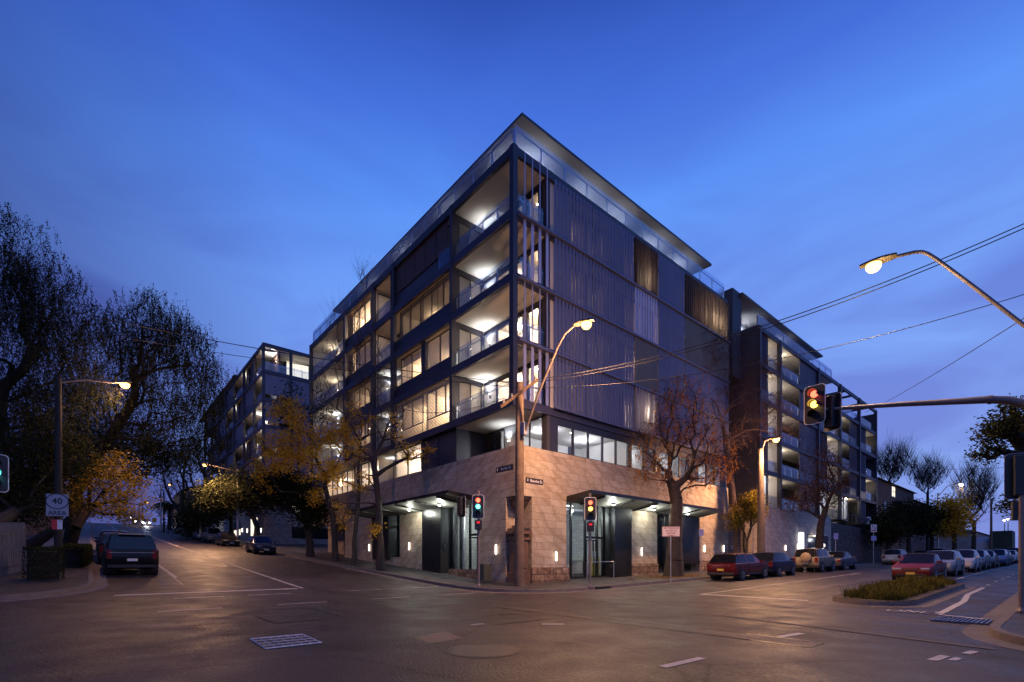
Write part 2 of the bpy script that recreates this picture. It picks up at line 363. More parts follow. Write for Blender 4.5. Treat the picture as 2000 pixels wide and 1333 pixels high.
M['signblue'] = mat('sign_blue_grey', (.3, .3, .55), .5)
M['lens_off'] = mat('unlit_lens', (.03, .04, .03), .3)
M['e_red'] = glow('red_signal_light', (1, .10, .05), 5); M['e_amber'] = glow('amber_signal_light', (1, .55, .08), 6)
M['e_green'] = glow('green_signal_light', (.12, 1, .9), 6); M['e_sodium'] = glow('sodium_lamp_light', (1, .52, .13), 7)
M['e_wall'] = glow('wall_light_tube', (1, .84, .70), 9); M['e_down'] = glow('downlight_lamp', (1, .95, .8), 40)
M['e_cool'] = glow('cool_tube_light', (.85, .92, 1), 9); M['e_warmspot'] = glow('warm_downlight', (1, .85, .62), 22)
M['e_tail'] = glow('brake_light', (1, .05, .04), 7); M['e_head'] = glow('headlight_beam', (.95, .95, 1), 40)
M['e_neon'] = glow('neon_white', (1, .9, .8), 4); M['e_win'] = glow('lit_window_pane', (1, .9, .72), 1.3); M['e_white'] = glow('white_street_lamp_light', (1, .93, .8), 30)

def light(name, loc, power, col, radius=.1, parent=None, kind='POINT', spot=None, aim=None):
    d = bpy.data.lights.new(name, kind); d.energy = power; d.color = col; d.shadow_soft_size = radius
    if kind == 'SPOT': d.spot_size = R(spot); d.spot_blend = .6
    o = bpy.data.objects.new(name, d); COL.objects.link(o)
    o.location = Vector(loc) - (wloc(parent) if parent is not None else Vector((0, 0, 0)))
    if aim is not None: o.rotation_euler = Vector(aim).to_track_quat('-Z', 'Y').to_euler()
    if parent is not None: o.parent = parent
    return o
def text(s, size, m, parent, loc, rot, name='lettering', align='CENTER', extr=.002, bold=0, sx=1):
    c = bpy.data.curves.new('t', 'FONT'); c.body = s; c.size = size; c.align_x = align; c.align_y = 'CENTER'; c.extrude = extr; c.offset = bold; c.space_character = 1.05
    o = bpy.data.objects.new('t', c); COL.objects.link(o)
    me = bpy.data.meshes.new_from_object(o.evaluated_get(bpy.context.evaluated_depsgraph_get()))
    bpy.data.objects.remove(o); me.name = name; me.materials.clear(); me.materials.append(m)
    q = bpy.data.objects.new(name, me); COL.objects.link(q); q.parent = parent; q.location = loc; q.rotation_euler = rot; q.scale = (sx, 1, 1)
    return q
# ------------------------------------------------------------------ terrain, roads and footpaths
def frange(*segs):
    o = []
    for a, b, s in segs:
        n = max(1, round((b - a) / s)); o += [a + (b - a) * i / n for i in range(n)]
    return o + [segs[-1][1]]
def sheet(name, us, vs, m, zf, kind='structure'):
    mb = MB(); nu, nv = len(us), len(vs)
    mb.v = [(u, v, zf(u, v)) for u in us for v in vs]
    for i in range(nu - 1):
        for j in range(nv - 1):
            a = i * nv + j; mb.f.append((a, a + nv, a + nv + 1, a + 1)); mb.m.append(0)
    o = mb.build(name, m, recalc=False, uv=False); return tag(o, kind=kind)
sheet('ground', frange((-900, 1400, 100)), frange((-700, 1500, 100)), M['grass_soil'], lambda u, v: min(road_z(max(-200, min(u, 400)), max(-200, min(v, 300))), 60) - 2.2)
US = frange((-140, -30, 10), (-30, 40, 1), (40, 120, 2.5), (120, 300, 10)); VS = frange((-60, -24, 4), (-24, 30, 1), (30, 180, 2.5), (180, 300, 10))
sheet('road', US, VS, M['asphalt'], road_z)
def kerb_line(c0, c1, r, su, sv, U, V):
    """kerb polyline of a block corner: along the u side, round the corner, along the v side"""
    pts = []
    for u in frange((r, min(40, U), 1.5), *([(min(40, U), U, 6)] if U > 40 else [])): pts.append((c0 + su * u, c1))
    pts.reverse()
    cx, cy = c0 + su * r, c1 + sv * r
    for k in range(1, 12):
        t = math.pi / 2 * k / 12; pts.append((cx - su * r * math.sin(t), cy - sv * r * math.cos(t)))
    for v in frange((r, min(40, V), 1.5), *([(min(40, V), V, 6)] if V > 40 else [])): pts.append((c0, c1 + sv * v))
    return pts
def ribbon(mb, pts, offs, zs, m, closed=False):
    """a band between two offsets (to the block side) of a plan polyline"""
    n = len(pts); b = len(mb.v)
    for i, (x, y) in enumerate(pts):
        x0, y0 = pts[i - 1] if (i or closed) else pts[i]; x1, y1 = pts[(i + 1) % n] if (i < n - 1 or closed) else pts[i]
        d = math.hypot(x1 - x0, y1 - y0) or 1; nx, ny = -(y1 - y0) / d, (x1 - x0) / d
        for o, z in zip(offs, zs):
            mb.v.append((x + nx * o, y + ny * o, road_z(x + nx * o, y + ny * o) + z))
    k = len(offs); rng_ = range(n if closed else n - 1)
    for i in rng_:
        for j in range(k - 1):
            a = b + i * k + j; c = b + ((i + 1) % n) * k + j
            mb.f.append((a, c, c + 1, a + 1)); mb.m.append(m)
def block(name, c0, c1, r, su, sv, U, V, top=.14):
    mb = MB(); pts = kerb_line(c0, c1, r, su, sv, U, V)
    sgn = -1 if su * sv > 0 else 1
    kb = MB(); ribbon(kb, pts, [sgn * o for o in (-.42, -.02, 0, .02, .17)], (.006, .01, .01, top + .008, top + .01), 0)
    tag(kb.build('kerb', M['concrete'], recalc=False), kind='structure')
    z = lambda u, v: road_z(u, v) + top
    def grid(ua, ub, va, vb):
        us = frange((ua, min(ub, 40), 1.5), *([(40, ub, 5)] if ub > 40 else [])); vs = frange((va, min(vb, 40), 1.5), *([(40, vb, 5)] if vb > 40 else []))
        b = len(mb.v); nv = len(vs); mb.v.extend([(c0 + su * u, c1 + sv * v, z(c0 + su * u, c1 + sv * v)) for u in us for v in vs])
        for i in range(len(us) - 1):
            for j in range(nv - 1):
                a = b + i * nv + j; mb.f.append((a, a + nv, a + nv + 1, a + 1)); mb.m.append(0)
    grid(r, U, 0.05, V); grid(0.05, r, r, V)
    cx, cy = c0 + su * r, c1 + sv * r
    arc = [(cx - su * (r - .05) * math.sin(math.pi / 2 * k / 12), cy - sv * (r - .05) * math.cos(math.pi / 2 * k / 12)) for k in range(13)]
    for k in range(12): mb.face([(cx, cy, z(cx, cy)), (*arc[k], z(*arc[k])), (*arc[k + 1], z(*arc[k + 1]))])
    return tag(mb.build(name, M['path'], uv=False), kind='structure')
block('pavement', -3.0, -3.8, 3.4, 1, 1, 150, 150)
block('pavement', -15.7, 2.6, 4.0, -1, 1, 100, 150)
block('pavement', -4.6, -17.0, 3.0, 1, -1, 200, 60)
block('pavement', -15.2, -17.0, 1.5, -1, -1, 60, 40)

def strip(name, pts, wd, m=None, dz=.009, dash=None, kind='structure', parent=None):
    mb = MB(); m = m or M['paint']
    seg = []
    for (a, b) in zip(pts[:-1], pts[1:]):
        l = math.hypot(b[0] - a[0], b[1] - a[1]); n = max(1, int(l / .75))
        for i in range(n): seg.append(((a[0] + (b[0] - a[0]) * i / n, a[1] + (b[1] - a[1]) * i / n), (a[0] + (b[0] - a[0]) * (i + 1) / n, a[1] + (b[1] - a[1]) * (i + 1) / n)))
    acc = 0
    for a, b in seg:
        l = math.hypot(b[0] - a[0], b[1] - a[1]); nx, ny = -(b[1] - a[1]) / l * wd / 2, (b[0] - a[0]) / l * wd / 2
        if dash is None or (acc % (dash[0] + dash[1])) < dash[0]:
            mb.face([(x, y, road_z(x, y) + dz) for x, y in ((a[0] - nx, a[1] - ny), (b[0] - nx, b[1] - ny), (b[0] + nx, b[1] + ny), (a[0] + nx, a[1] + ny))])
        acc += l
    return tag(mb.build(name, m, recalc=False), kind=kind)
# crossing band of older, paler asphalt between two concrete edges across the right hand street
mb = MB(); na = 30
A0, A1 = (-1.6, -4.6), (-4.2, -17.3); B0, B1 = (2.3, -4.4), (-.9, -16.9)
for i in range(na):
    q = []
    for t in (i / na, (i + 1) / na):
        q.append(((A0[0] + (A1[0] - A0[0]) * t, A0[1] + (A1[1] - A0[1]) * t), (B0[0] + (B1[0] - B0[0]) * t, B0[1] + (B1[1] - B0[1]) * t)))
    for k in range(3):
        def P(e, s): return (e[0][0] + (e[1][0] - e[0][0]) * s, e[0][1] + (e[1][1] - e[0][1]) * s)
        ps = [P(q[0], k / 3), P(q[0], (k + 1) / 3), P(q[1], (k + 1) / 3), P(q[1], k / 3)]
        mb.face([(x, y, road_z(x, y) + .006) for x, y in ps])
tag(mb.build('road_crossing_band', M['asphalt_old'], recalc=False, uv=False), kind='structure')
strip('road_crossing_edge', [A0, A1], .12, M['concrete'], .012); strip('road_crossing_edge', [B0, B1], .12, M['concrete'], .012)
strip('road_markings', [(2.7, -8.3), (2.9, -12.1)], .28)
strip('road_markings', [(2.7, -8.3), (24, -8.3)], .13)
strip('road_markings', [(29, -8.3), (120, -8.3)], .12, dash=(3, 6))
strip('road_markings', [(15, -13.75), (130, -13.75)], .13)
strip('road_markings', [(1.3, -15.75), (6, -15.7), (9, -15.45), (13.4, -15.45)], .16)
strip('road_markings', [(1.3, -15.75), (.9, -16.85)], .16)
strip('road_markings', [(15, -15.4), (80, -15.4)], .10, dash=(.75, 2.25))
strip('road_markings', [(-3.6, -1.7), (-15.2, -1.9)], .13, dash=(1.5, 1.5))
strip('road_markings', [(-3.2, 1.6), (-15.2, 1.6)], .13, dash=(1.5, 1.5))
strip('road_markings', [(-9.0, 3.2), (-9.3, 60), (-9.3, 130)], .14)
strip('road_markings', [(-12.8, 9), (-12.8, 128)], .11)
strip('road_markings', [(-9.2, 3.2), (-15.2, 3.2)], .3)
def dash_at(p0, p1, wd=.13):  # a stroke between two picture points lying on the road
    q = []
    for px, py in (p0, p1):
        d = 10
        for _ in range(30): x, y = PW(px, d); d = max(1, (EYE - road_z(x, y)) / (py - 1100) * FPX)
        q.append(PW(px, d))
    strip('road_markings', q, wd); return q
dash_at((1294, 1304), (1372, 1286), .14); dash_at((1058, 1220), (1102, 1220), .16); dash_at((1522, 1245), (1566, 1238), .15)
dash_at((1820, 1291), (1846, 1282), .13); dash_at((1858, 1291), (1873, 1286), .10); dash_at((1886, 1278), (1904, 1273), .12)
dash_at((920, 1222), (945, 1219), .12)
# worn lettering in front of the cycle lane
for s, u, v, sz in (('ONLY', 1.7, -14.95, .62), ('BUS', 3.0, -15.0, .5)):
    if s == 'BUS': continue
tm = text('ONLY', .75, M['paint'], None, (1.6, -15.2, road_z(1.6, -15.2) + .012), (0, 0, R(-90)), 'road_lettering', extr=0, sx=.62); tm.scale = (.62, 1.5, 1); tag(tm, kind='structure')

def ground_pt(px, py):
    d = 10
    for _ in range(40): x, y = PW(px, d); d = max(1, (EYE - road_z(x, y)) / (py - 1100) * FPX)
    return PW(px, d)
def road_patch(name, quad, m, dz=.008, label=None, cat=None):
    mb = MB(); P4 = [ground_pt(*q) for q in quad]; n = 6
    def lerp(a, b, t): return (a[0] + (b[0] - a[0]) * t, a[1] + (b[1] - a[1]) * t)
    for i in range(n):
        for j in range(n):
            c = []
            for s, t in ((i, j), (i + 1, j), (i + 1, j + 1), (i, j + 1)):
                x, y = lerp(lerp(P4[0], P4[1], s / n), lerp(P4[3], P4[2], s / n), t / n); c.append((x, y, road_z(x, y) + dz))
            mb.face(c)
    return mb, P4, lerp
# pit cover with a bright steel grid
mb, P4, lerp = road_patch('x', [(489, 1250), (519, 1269), (628, 1257), (592, 1241)], None, .006)
pit = thing('pit_cover', 'rectangular steel gridded access cover set in the asphalt nearest the black four-wheel drive', 'access cover', (*lerp(P4[0], P4[2], .5), road_z(*P4[0])))
mb.build('cover_infill', M['asphalt_old'], pit, recalc=False)
g = MB()
def bar(a, b, r=.01):
    g.tube([(*a, road_z(*a) + .014), (*b, road_z(*b) + .014)], r, 4)
for i in range(7): bar(lerp(P4[0], P4[3], i / 6), lerp(P4[1], P4[2], i / 6), .012 if i % 6 == 0 else .007)
for i in range(5): bar(lerp(P4[0], P4[1], i / 4), lerp(P4[3], P4[2], i / 4), .012 if i % 4 == 0 else .006)
g.build('grid_frame', mat('worn_bright_steel', (.85, .83, .8), .35, .2), pit)
mb, P4, lerp = road_patch('x', [(810, 1246), (838, 1258), (905, 1247), (868, 1234)], None, .006)
tag(mb.build('access_cover', mat('rusty_cover', (.12, .085, .065), .7, noise=(12, .5)), recalc=False), 'rusty square access cover with a pitted face, beside the steel grid', 'access cover')
hx, hy = ground_pt(944, 1271)
mb = MB(); n = 28
ring = [(hx + .62 * math.cos(2 * math.pi * k / n), hy + .62 * math.sin(2 * math.pi * k / n)) for k in range(n)]
mb.face([(x, y, road_z(x, y) + .007) for x, y in ring])
hole = tag(mb.build('manhole_cover', mat('dark_manhole_iron', (.035, .03, .03), .6, noise=(15, .5)), recalc=False), 'round dark manhole cover ringed by a rim of tar, lower centre of the road', 'manhole cover')
mb = MB(); ribbon(mb, ring, [0, .1], (.009, .009), 0, True); mb.build('cover_rim', mat('tar_ring', (.022, .02, .02), .4), hole, recalc=False)
# gutter inlet under the kerb by the corner
mb = MB(); x0, y0 = 1.6, -3.83
mb.box(x0, x0 + 1.1, -3.86, -3.80, path_z(2, -3.8) - .125, path_z(2, -3.8) - .02); inlet = tag(mb.build('kerb_inlet', M['black']), 'black slot drain opening in the kerb in front of the corner shop entrance', 'drain inlet')
# iron grate in the gutter of the cycle lane
gx0, gx1, gy0, gy1 = -.45, .75, -16.85, -15.9
mb = MB()
for k in range(12): y = gy0 + (gy1 - gy0) * k / 11; mb.box(gx0, gx1, y, y + .035, road_z(.2, -16) + .004, road_z(.2, -16) + .03)
for x in (gx0, gx1 - .05): mb.box(x, x + .05, gy0, gy1, road_z(.2, -16) + .004, road_z(.2, -16) + .033)
dg = tag(mb.build('gutter_grate', mat('blue_grey_iron', (.10, .11, .2), .4, .5)), 'blue-grey barred iron gutter grate at the end of the cycle lane', 'drain grate')

# planted kerb island at the mouth of the right hand street
isl = []
U0, U1, V0, V1 = 2.5, 13.8, -14.9, -12.6
for cx, cy, a0, rr in ((U1 - .8, V1 - .8, 0, .8), (U0 + 1.3, V1 - 1.3, 90, 1.3), (U0 + 1.2, V0 + 1.2, 180, 1.2), (U1 - .8, V0 + .8, 270, .8)):
    for k in range(9): t = R(a0 + 90 * k / 8); isl.append((cx + rr * math.cos(t), cy + rr * math.sin(t)))
kb = MB(); ribbon(kb, isl, [-.38, -.02, 0, .02, .2], (.007, .01, .01, .14, .15), 0, True)
tag(kb.build('kerb', M['concrete'], recalc=False), kind='structure')
mb = MB(); mb.prism([(x * .985 + .12, y * .985 - .2) for x, y in isl], lambda x, y: road_z(x, y) - .1, lambda x, y: road_z(x, y) + .16)
tag(mb.build('garden_bed', M['grass_soil'], uv=False), kind='structure')
def blades(name, mats, region, n, h0, h1, zf, label, cat, seed=1, lean=.5, wd=.012):
    rg = random.Random(seed); mb = MB()
    for _ in range(n):
        x, y = region(rg); z = zf(x, y); h = rg.uniform(h0, h1) * (.55 + .75 * random.Random(int(x * 1.7) * 31 + int(y * 2.1)).random()); a = rg.uniform(0, 6.28); l = rg.uniform(.1, lean) * h
        dx, dy = math.cos(a) * l, math.sin(a) * l; px, py = -math.sin(a) * wd, math.cos(a) * wd
        mb.v += [(x - px, y - py, z), (x + px, y + py, z), (x + dx * .35 + px * .8, y + dy * .35 + py * .8, z + h * .6), (x + dx * .35 - px * .8, y + dy * .35 - py * .8, z + h * .6), (x + dx * 1.1, y + dy * 1.1, z + h * .92)]
        b = len(mb.v) - 5; mb.f += [(b, b + 1, b + 2, b + 3), (b + 3, b + 2, b + 4)]; mb.m += [0, 0]
    return tag(mb.build(name, mats, recalc=False, uv=False), label, cat, kind='stuff')
M['strapleaf'] = leafmat('strap_leaf', (.045, .05, .012), (.15, .12, .03), .25)
tuf = [(random.Random(5 + i).uniform(U0 + .6, U1 - .5), random.Random(95 + i).uniform(V0 + .4, V1 - .5)) for i in range(60)]
def reg_isl(rg):
    c = tuf[rg.randrange(60)]
    while True:
        x, y = rg.gauss(c[0], .33), rg.gauss(c[1], .25)
        if U0 + .45 < x < U1 - .3 and V0 + .3 < y < V1 - .3 and (x - U0 > 1.1 or abs(y + 13.75) < .8): return x, y
blades('grass', M['strapleaf'], reg_isl, 15000, .12, .42, lambda x, y: road_z(x, y) + .14, 'strappy grass planted on the kerb island in front of the red car', 'grass', 3)
blades('grass', M['strapleaf'], lambda rg: (rg.uniform(3, 9.5), -17.5 - abs(rg.gauss(0, .5))), 3500, .25, .7, lambda x, y: path_z(x, y), 'low dark grass on the verge along the edge of the cycle lane', 'grass', 4)

# ------------------------------------------------------------------ facades
class F:
    """a street front: 'R' faces the right hand street (-Y), 'L' faces the left hand street (-X)"""
    def __init__(s, side, at=0.0): s.s = side; s.at = at
    def box(s, mb, a0, a1, n0, n1, z0, z1, m=0):
        if s.s == 'R': mb.box(a0, a1, s.at - n0, s.at - n1, z0, z1, m)
        else: mb.box(s.at - n0, s.at - n1, a0, a1, z0, z1, m)
    def pt(s, a, n, z): return (a, s.at - n, z) if s.s == 'R' else (s.at - n, a, z)
FR, FL = F('R'), F('L')
def balustrade(f, a0, a1, n, z, parent, h=1.05, step=1.35, z_glass=.04):
    g = MB(); f.box(g, a0, a1, n - .008, n + .008, z + z_glass, z + h)
    o = g.build('balustrade', M['glassb'], parent)
    r = MB(); k = max(1, round((a1 - a0) / step))
    for i in range(k + 1):
        a = a0 + .03 + (a1 - a0 - .06) * i / k; f.box(r, a - .02, a + .02, n - .09, n - .03, z, z + h * .86)
    r.build('post', M['rail'], o)
    r = MB(); f.box(r, a0, a1, n - .075, n - .035, z + h * .80, z + h * .835); r.build('handrail', M['rail'], o)
    return o
def window(f, a0, a1, n, z0, z1, panes, parent, blinds=None, fw=.06, glassm=None, transom=None):
    mb = MB(); fm = .07
    f.box(mb, a0, a1, n - .06, n + .02, z0, z0 + fm); f.box(mb, a0, a1, n - .06, n + .02, z1 - fm, z1)
    for i in range(panes + 1):
        a = a0 + (a1 - a0) * i / panes; f.box(mb, max(a0, a - fw / 2) - (0.0), min(a1, a + fw / 2), n - .058, n + .025, z0 + fm, z1 - fm)
    if transom: f.box(mb, a0 + .03, a1 - .03, n - .05, n + .018, transom, transom + .07)
    w_ = mb.build('window', M['steel'], parent)
    g = MB(); f.box(g, a0 + .03, a1 - .03, n - .03, n - .022, z0 + .05, z1 - .05); g.build('pane', glassm or M['glass'], w_)
    if blinds:
        b = MB(); m, frac, pitch = blinds; z = z1 - .1; zb = z1 - (z1 - z0) * frac
        while z > zb: 
            f.box(b, a0 + .06, a1 - .06, n - .14, n - .10, z, z + pitch * .5); z -= pitch
        b.build('blind', m, w_)
    return w_
def room(f, a0, a1, n0, depth, z0, z1, parent, power=70, col=(1, .74, .48), wallm=None, lamps=2, curtain=None, spots=True, floor=None, seed=0, near_wall=True):
    """the lit room behind a window: floor, ceiling, three walls, downlights"""
    mb = MB(); t = .06; nb = n0 - depth; wm = wallm or M['inwall']
    f.box(mb, a0, a1, nb - t, nb, z0, z1); (f.box(mb, a0 - t, a0, nb - t, n0, z0, z1) if near_wall else None); f.box(mb, a1, a1 + t, nb - t, n0, z0, z1)
    f.box(mb, a0 - t, a1 + t, nb - t, n0, z1, z1 + t); f.box(mb, a0 - t, a1 + t, nb - t, n0, z0 - t, z0, 1)
    rg = random.Random(seed + int(a0 * 7 + z0 * 3)); 
    # a door opening and a hung picture shape break the back wall
    d0 = rg.uniform(a0 + .3, max(a0 + .4, a1 - 1.3)); f.box(mb, d0, d0 + .85, nb, nb + .03, z0, z0 + 2.05, 1)
    o = mb.build('room', [wm, floor or M['floorin']], parent)
    # furniture against the walls, a side curtain and a dark picture
    if a1 - a0 > 1.8 and depth > 2.5:
        q0 = rg.uniform(a0 + .15, a1 - 1.5); fb = MB(); f.box(fb, q0, q0 + rg.uniform(.8, 1.4), nb + .05, nb + .75, z0 + .01, z0 + rg.uniform(.7, 1.15)); fb.build('cabinet', M['floorin'], o)
        q1 = rg.uniform(a0 + .3, a1 - .9); pb = MB(); f.box(pb, q1, q1 + .6, nb + .031, nb + .06, z0 + 1.35, z0 + 1.95); pb.build('picture', M['steel2'], o)
        if rg.random() < .65:
            c = MB(); w0 = a0 + .08 if rg.random() < .5 else a1 - .7
            for k in range(7): f.box(c, w0 + k * .085, w0 + k * .085 + .08, n0 - .24 - .03 * (k % 2), n0 - .235 - .03 * (k % 2), z0 + .03, z1 - .04)
            c.build('curtain', M['curtain'], o)
    if curtain:
        c = MB(); k = int((curtain[1] - curtain[0]) / .09)
        for i in range(k):
            a = curtain[0] + i * .09; f.box(c, a, a + .085, n0 - .28 - .03 * (i % 2), n0 - .27 - .03 * (i % 2), z0 + .02, z1 - .05)
        c.build('curtain', M['curtain'], o)
    for i in range(lamps):
        a = a0 + (a1 - a0) * (i + .5) / lamps
        light('room_light', f.pt(a, n0 - depth * .5, z1 - .35), power * 4.6 / lamps, col, .12, o)
    if spots:
        s = MB()
        for i in range(max(1, int((a1 - a0) / 2.2))):
            p = f.pt(a0 + (a1 - a0) * (i + .35) / max(1, int((a1 - a0) / 2.2)) + rg.uniform(-.2, .2), n0 - rg.uniform(.6, depth - .5), z1 - .02)
            s.lathe([(.045, 0), (.04, -.03)], p, seg=8)
        s.build('downlight', M['e_warmspot'], o)
    return o
def uplight(f, a, n, z, parent, power=16, col=(.88, .94, 1), spill=.10):
    mb = MB(); f.box(mb, a - .06, a + .06, n + .002, n + .1, z - .11, z + .11); b = mb.build('wall_lamp', M['metal'], parent)
    g = MB(); f.box(g, a - .045, a + .045, n + .015, n + .09, z + .112, z + .13); g.build('lamp_lens', M['e_down'], b)
    light('uplight', f.pt(a, n + .22, z + .22), power * 1.5, col, .05, b, kind='SPOT', spot=135, aim=(0, 0, 1)); light('lamp_spill', f.pt(a, n + .45, z + .1), power * spill, (1, .84, .62), .05, b)
def blade_screen(f, a0, a1, z0, z1, m, parent, pitch=.27, depth=.16, tk=.03, ang=0.0, jit=0, frame=True, name='blade_screen', n=.02):
    mb = MB(); k = max(1, round((a1 - a0) / pitch))
    for i in range(k):
        a = a0 + (a1 - a0) * (i + .5) / k; c = f.pt(a, n, z0); an_ = ang + random.Random(int(a * 97 + z0 * 13)).uniform(-jit, jit); s, co = math.sin(an_), math.cos(an_)
        poly = []
        for dx, dy in ((-depth / 2, -tk / 2), (depth / 2, -tk / 2), (depth / 2, tk / 2), (-depth / 2, tk / 2)):
            al, nn = dx * co - dy * s, dx * s + dy * co
            p = f.pt(a + al, n + nn, 0); poly.append((p[0], p[1]))
        mb.prism(poly, z0, z1)
    if frame:
        f.box(mb, a0, a1, n - .06, n + .06, z0 - .05, z0 - .002); f.box(mb, a0, a1, n - .06, n + .06, z1 + .002, z1 + .04)
    return mb.build(name, m, parent)
def louvres(f, a0, a1, n, z0, z1, m, parent, pitch=.085):
    mb = MB(); z = z0
    while z < z1 - .03: f.box(mb, a0, a1, n - .012, n + .008, z, z + pitch * .40); z += pitch
    for a in (a0, (a0 + a1) / 2, a1): f.box(mb, a - .025, a + .025, n - .05, n - .031, z0, z1)
    return mb.build('louvre_screen', m, parent)

LV = [9.75, 12.8, 15.9, 19.0, 22.1]   # tops of the edge beams
ROOFZ = 25.05
# ================================================================== the corner building
B = thing('apartment_building', 'large corner apartment block with sandstone base, dark steel frame, glass balconies and bladed screens', 'apartment building', (0, 0, .5))
UE, VE = 22.0, 29.3
so, vo_ = -.15, .15      # stone face: right front at v=-.15, left front at u=.15
zt = 7.44
def gz(u, v): return path_z(u, v) - .3
# stone walls, right hand front (pieces butt end to end)
mb = MB(); SR = F('R', 0)
nf, nb_ = .15, -.35
zc = 4.95
SR.box(mb, 1.10, 3.6, nf, nb_, gz(1, 0), zc); SR.box(mb, 9.2, 12.2, nf, nb_, gz(9, 0), zc); SR.box(mb, 17.3, UE, nf, nb_, gz(17, 0), zc)
SR.box(mb, .15, UE, nf, nb_, zc, zt)
mb.build('stone_wall', M['stone'], B)
mb = MB(); nf2, nb2 = -.15, -.6
FL.box(mb, .8, 3.2, nf2, nb2, gz(0, 0), zc); FL.box(mb, 8.8, 12.0, nf2, nb2, gz(0, 9) - .2, zc); FL.box(mb, 12.0, 16.0, nf2, nb2, .4, 2.0); FL.box(mb, 16.0, 21.5, nf2, nb2, .4, zc)
FL.box(mb, .351, VE, nf2, nb2, zc, 5.8); FL.box(mb, .351, VE, nf2, nb2, 5.8, zt)
FL.box(mb, 21.5, VE, -1.6, -2.0, 1, 5.8)
mb.build('stone_wall', M['stone'], B)
mb = MB(); FL.box(mb, 21.51, VE, -.6, -1.6, 5.6, 5.79); mb.build('soffit', M['soffit'], B)
# notch at the foot of the corner, with a pyramidal corbel above
mb = MB(); mb.box(1.08, 1.14, -.14, .82, .2, zc); mb.box(.16, 1.07, .78, .84, .2, zc)
mb.build('niche_wall', M['stone'], B)
mb = MB(); q = [(.16, -.14), (1.08, -.14), (1.08, .78), (.16, .78)]; ap = (1.05, .75, 3.9)
for i in range(4): mb.face([(*q[i], zc + .002), (*q[(i + 1) % 4], zc + .002), ap])
mb.face([(*p, zc + .002) for p in q]); mb.build('corbel', M['plinth'], B)
# rough old plinth
mb = MB()
def plz(u): return path_z(u, -.3) + .78
for a0, a1 in ((1.0, 3.7), (9.25, 12.15)): SR.box(mb, a0, a1, .28, .152, gz(a0, 0), plz(a0))
SR.box(mb, 17.35, 19.7, .28, .152, gz(17, 0), plz(17.3)); SR.box(mb, 19.7, UE, .28, .152, gz(19, 0), plz(18) + .12)
mb.build('stone_plinth', M['plinth'], B)
mb = MB(); FL.box(mb, 3.0, 5.9, -.05, -.149, .6, path_z(0, 4.5) + .42); mb.build('entry_step', M['plinth'], B)
# recessed shop front, right
def shopfront(f, a0, a1, n, z0, z1, splits, parent, door=None, transom=None):
    mb = MB(); f.box(mb, a0, a1, n - .1, n, z1 - .12, z1); f.box(mb, a0, a1, n - .1, n, z0, z0 + .1)
    for a in splits: f.box(mb, a - .055, a + .055, n - .099, n + .02, z0 + .1, z1 - .12)
    if transom: f.box(mb, transom[0], transom[1], n - .09, n + .015, transom[2], transom[2] + .12)
    o = mb.build('shopfront', M['black'], parent)
    g = MB(); f.box(g, a0, a1, n - .05, n - .04, z0 + .05, z1 - .06); g.build('pane', M['glass'], o)
    if door:
        d = MB()
        for a in (door[0], door[1], door[2]): f.box(d, a - .04, a + .04, n + .021, n + .06, z0 + .08, door[3])
        f.box(d, door[0], door[2], n + .021, n + .058, door[3] + .002, door[3] + .07); f.box(d, door[0], door[2], n + .021, n + .058, z0 + .02, z0 + .079)
        dd = d.build('door', M['black'], o)
        h = MB()
        for a in (door[1] - .12, door[1] + .12): h.tube([f.pt(a, n + .08, z0 + .85), f.pt(a, n + .12, z0 + .9), f.pt(a, n + .12, z0 + 1.5), f.pt(a, n + .08, z0 + 1.55)], .015, 6)
        h.build('door_handle', M['rail'], o)
    return o
zr0 = path_z(6, 0) + .02
shopfront(SR, 3.6, 7.6, -.55, zr0, zc + .35, [3.66, 4.75, 5.95, 7.0, 7.55], B, door=(5.98, 6.6, 7.0, zr0 + 2.15), transom=(5.98, 7.6, zr0 + 2.3))
zr1 = path_z(14, 0) + .02
shopfront(SR, 12.2, 14.2, -.55, zr1, zc + .25, [12.26, 13.2, 14.15], B, transom=(12.3, 14.1, zr1 + 2.5))
zl0 = path_z(0, 5) - .02
shopfront(FL, 3.2, 6.6, -.75, zl0, zc + .35, [3.26, 3.95, 4.75, 5.7, 6.5], B, door=(3.3, 3.95, 4.7, zl0 + 2.15), transom=(3.3, 4.75, zl0 + 2.3))
zl1 = 2.0
shopfront(FL, 12.1, 13.3, -.75, zl1, zc + .2, [12.16, 13.25], B, transom=(12.2, 13.2, zl1 + 2.1))
# black side panels of the recesses: a full height box beside the glass
mb = MB(); mb.prism([(7.62, .57), (7.62, -.30), (9.19, -.34), (9.19, .57)], gz(8, 0), zc + .3)
mb.prism([(14.25, .57), (14.9, -.30), (17.28, -.34), (17.28, .57)], gz(15, 0) + .9, zc + .25); mb.build('black_panel', M['black'], B)
mb = MB(); FL.box(mb, 6.62, 8.79, .02, -.8, zl0, zc + .3); FL.box(mb, 13.35, 15.98, .02, -.8, zl1 - .15, zc + .25); FL.box(mb, 22.3, 23.1, -1.5, -1.598, 2, 5.6); FL.box(mb, 24.6, 25.2, -1.5, -1.598, 2, 5.2); mb.build('black_panel', M['black'], B)
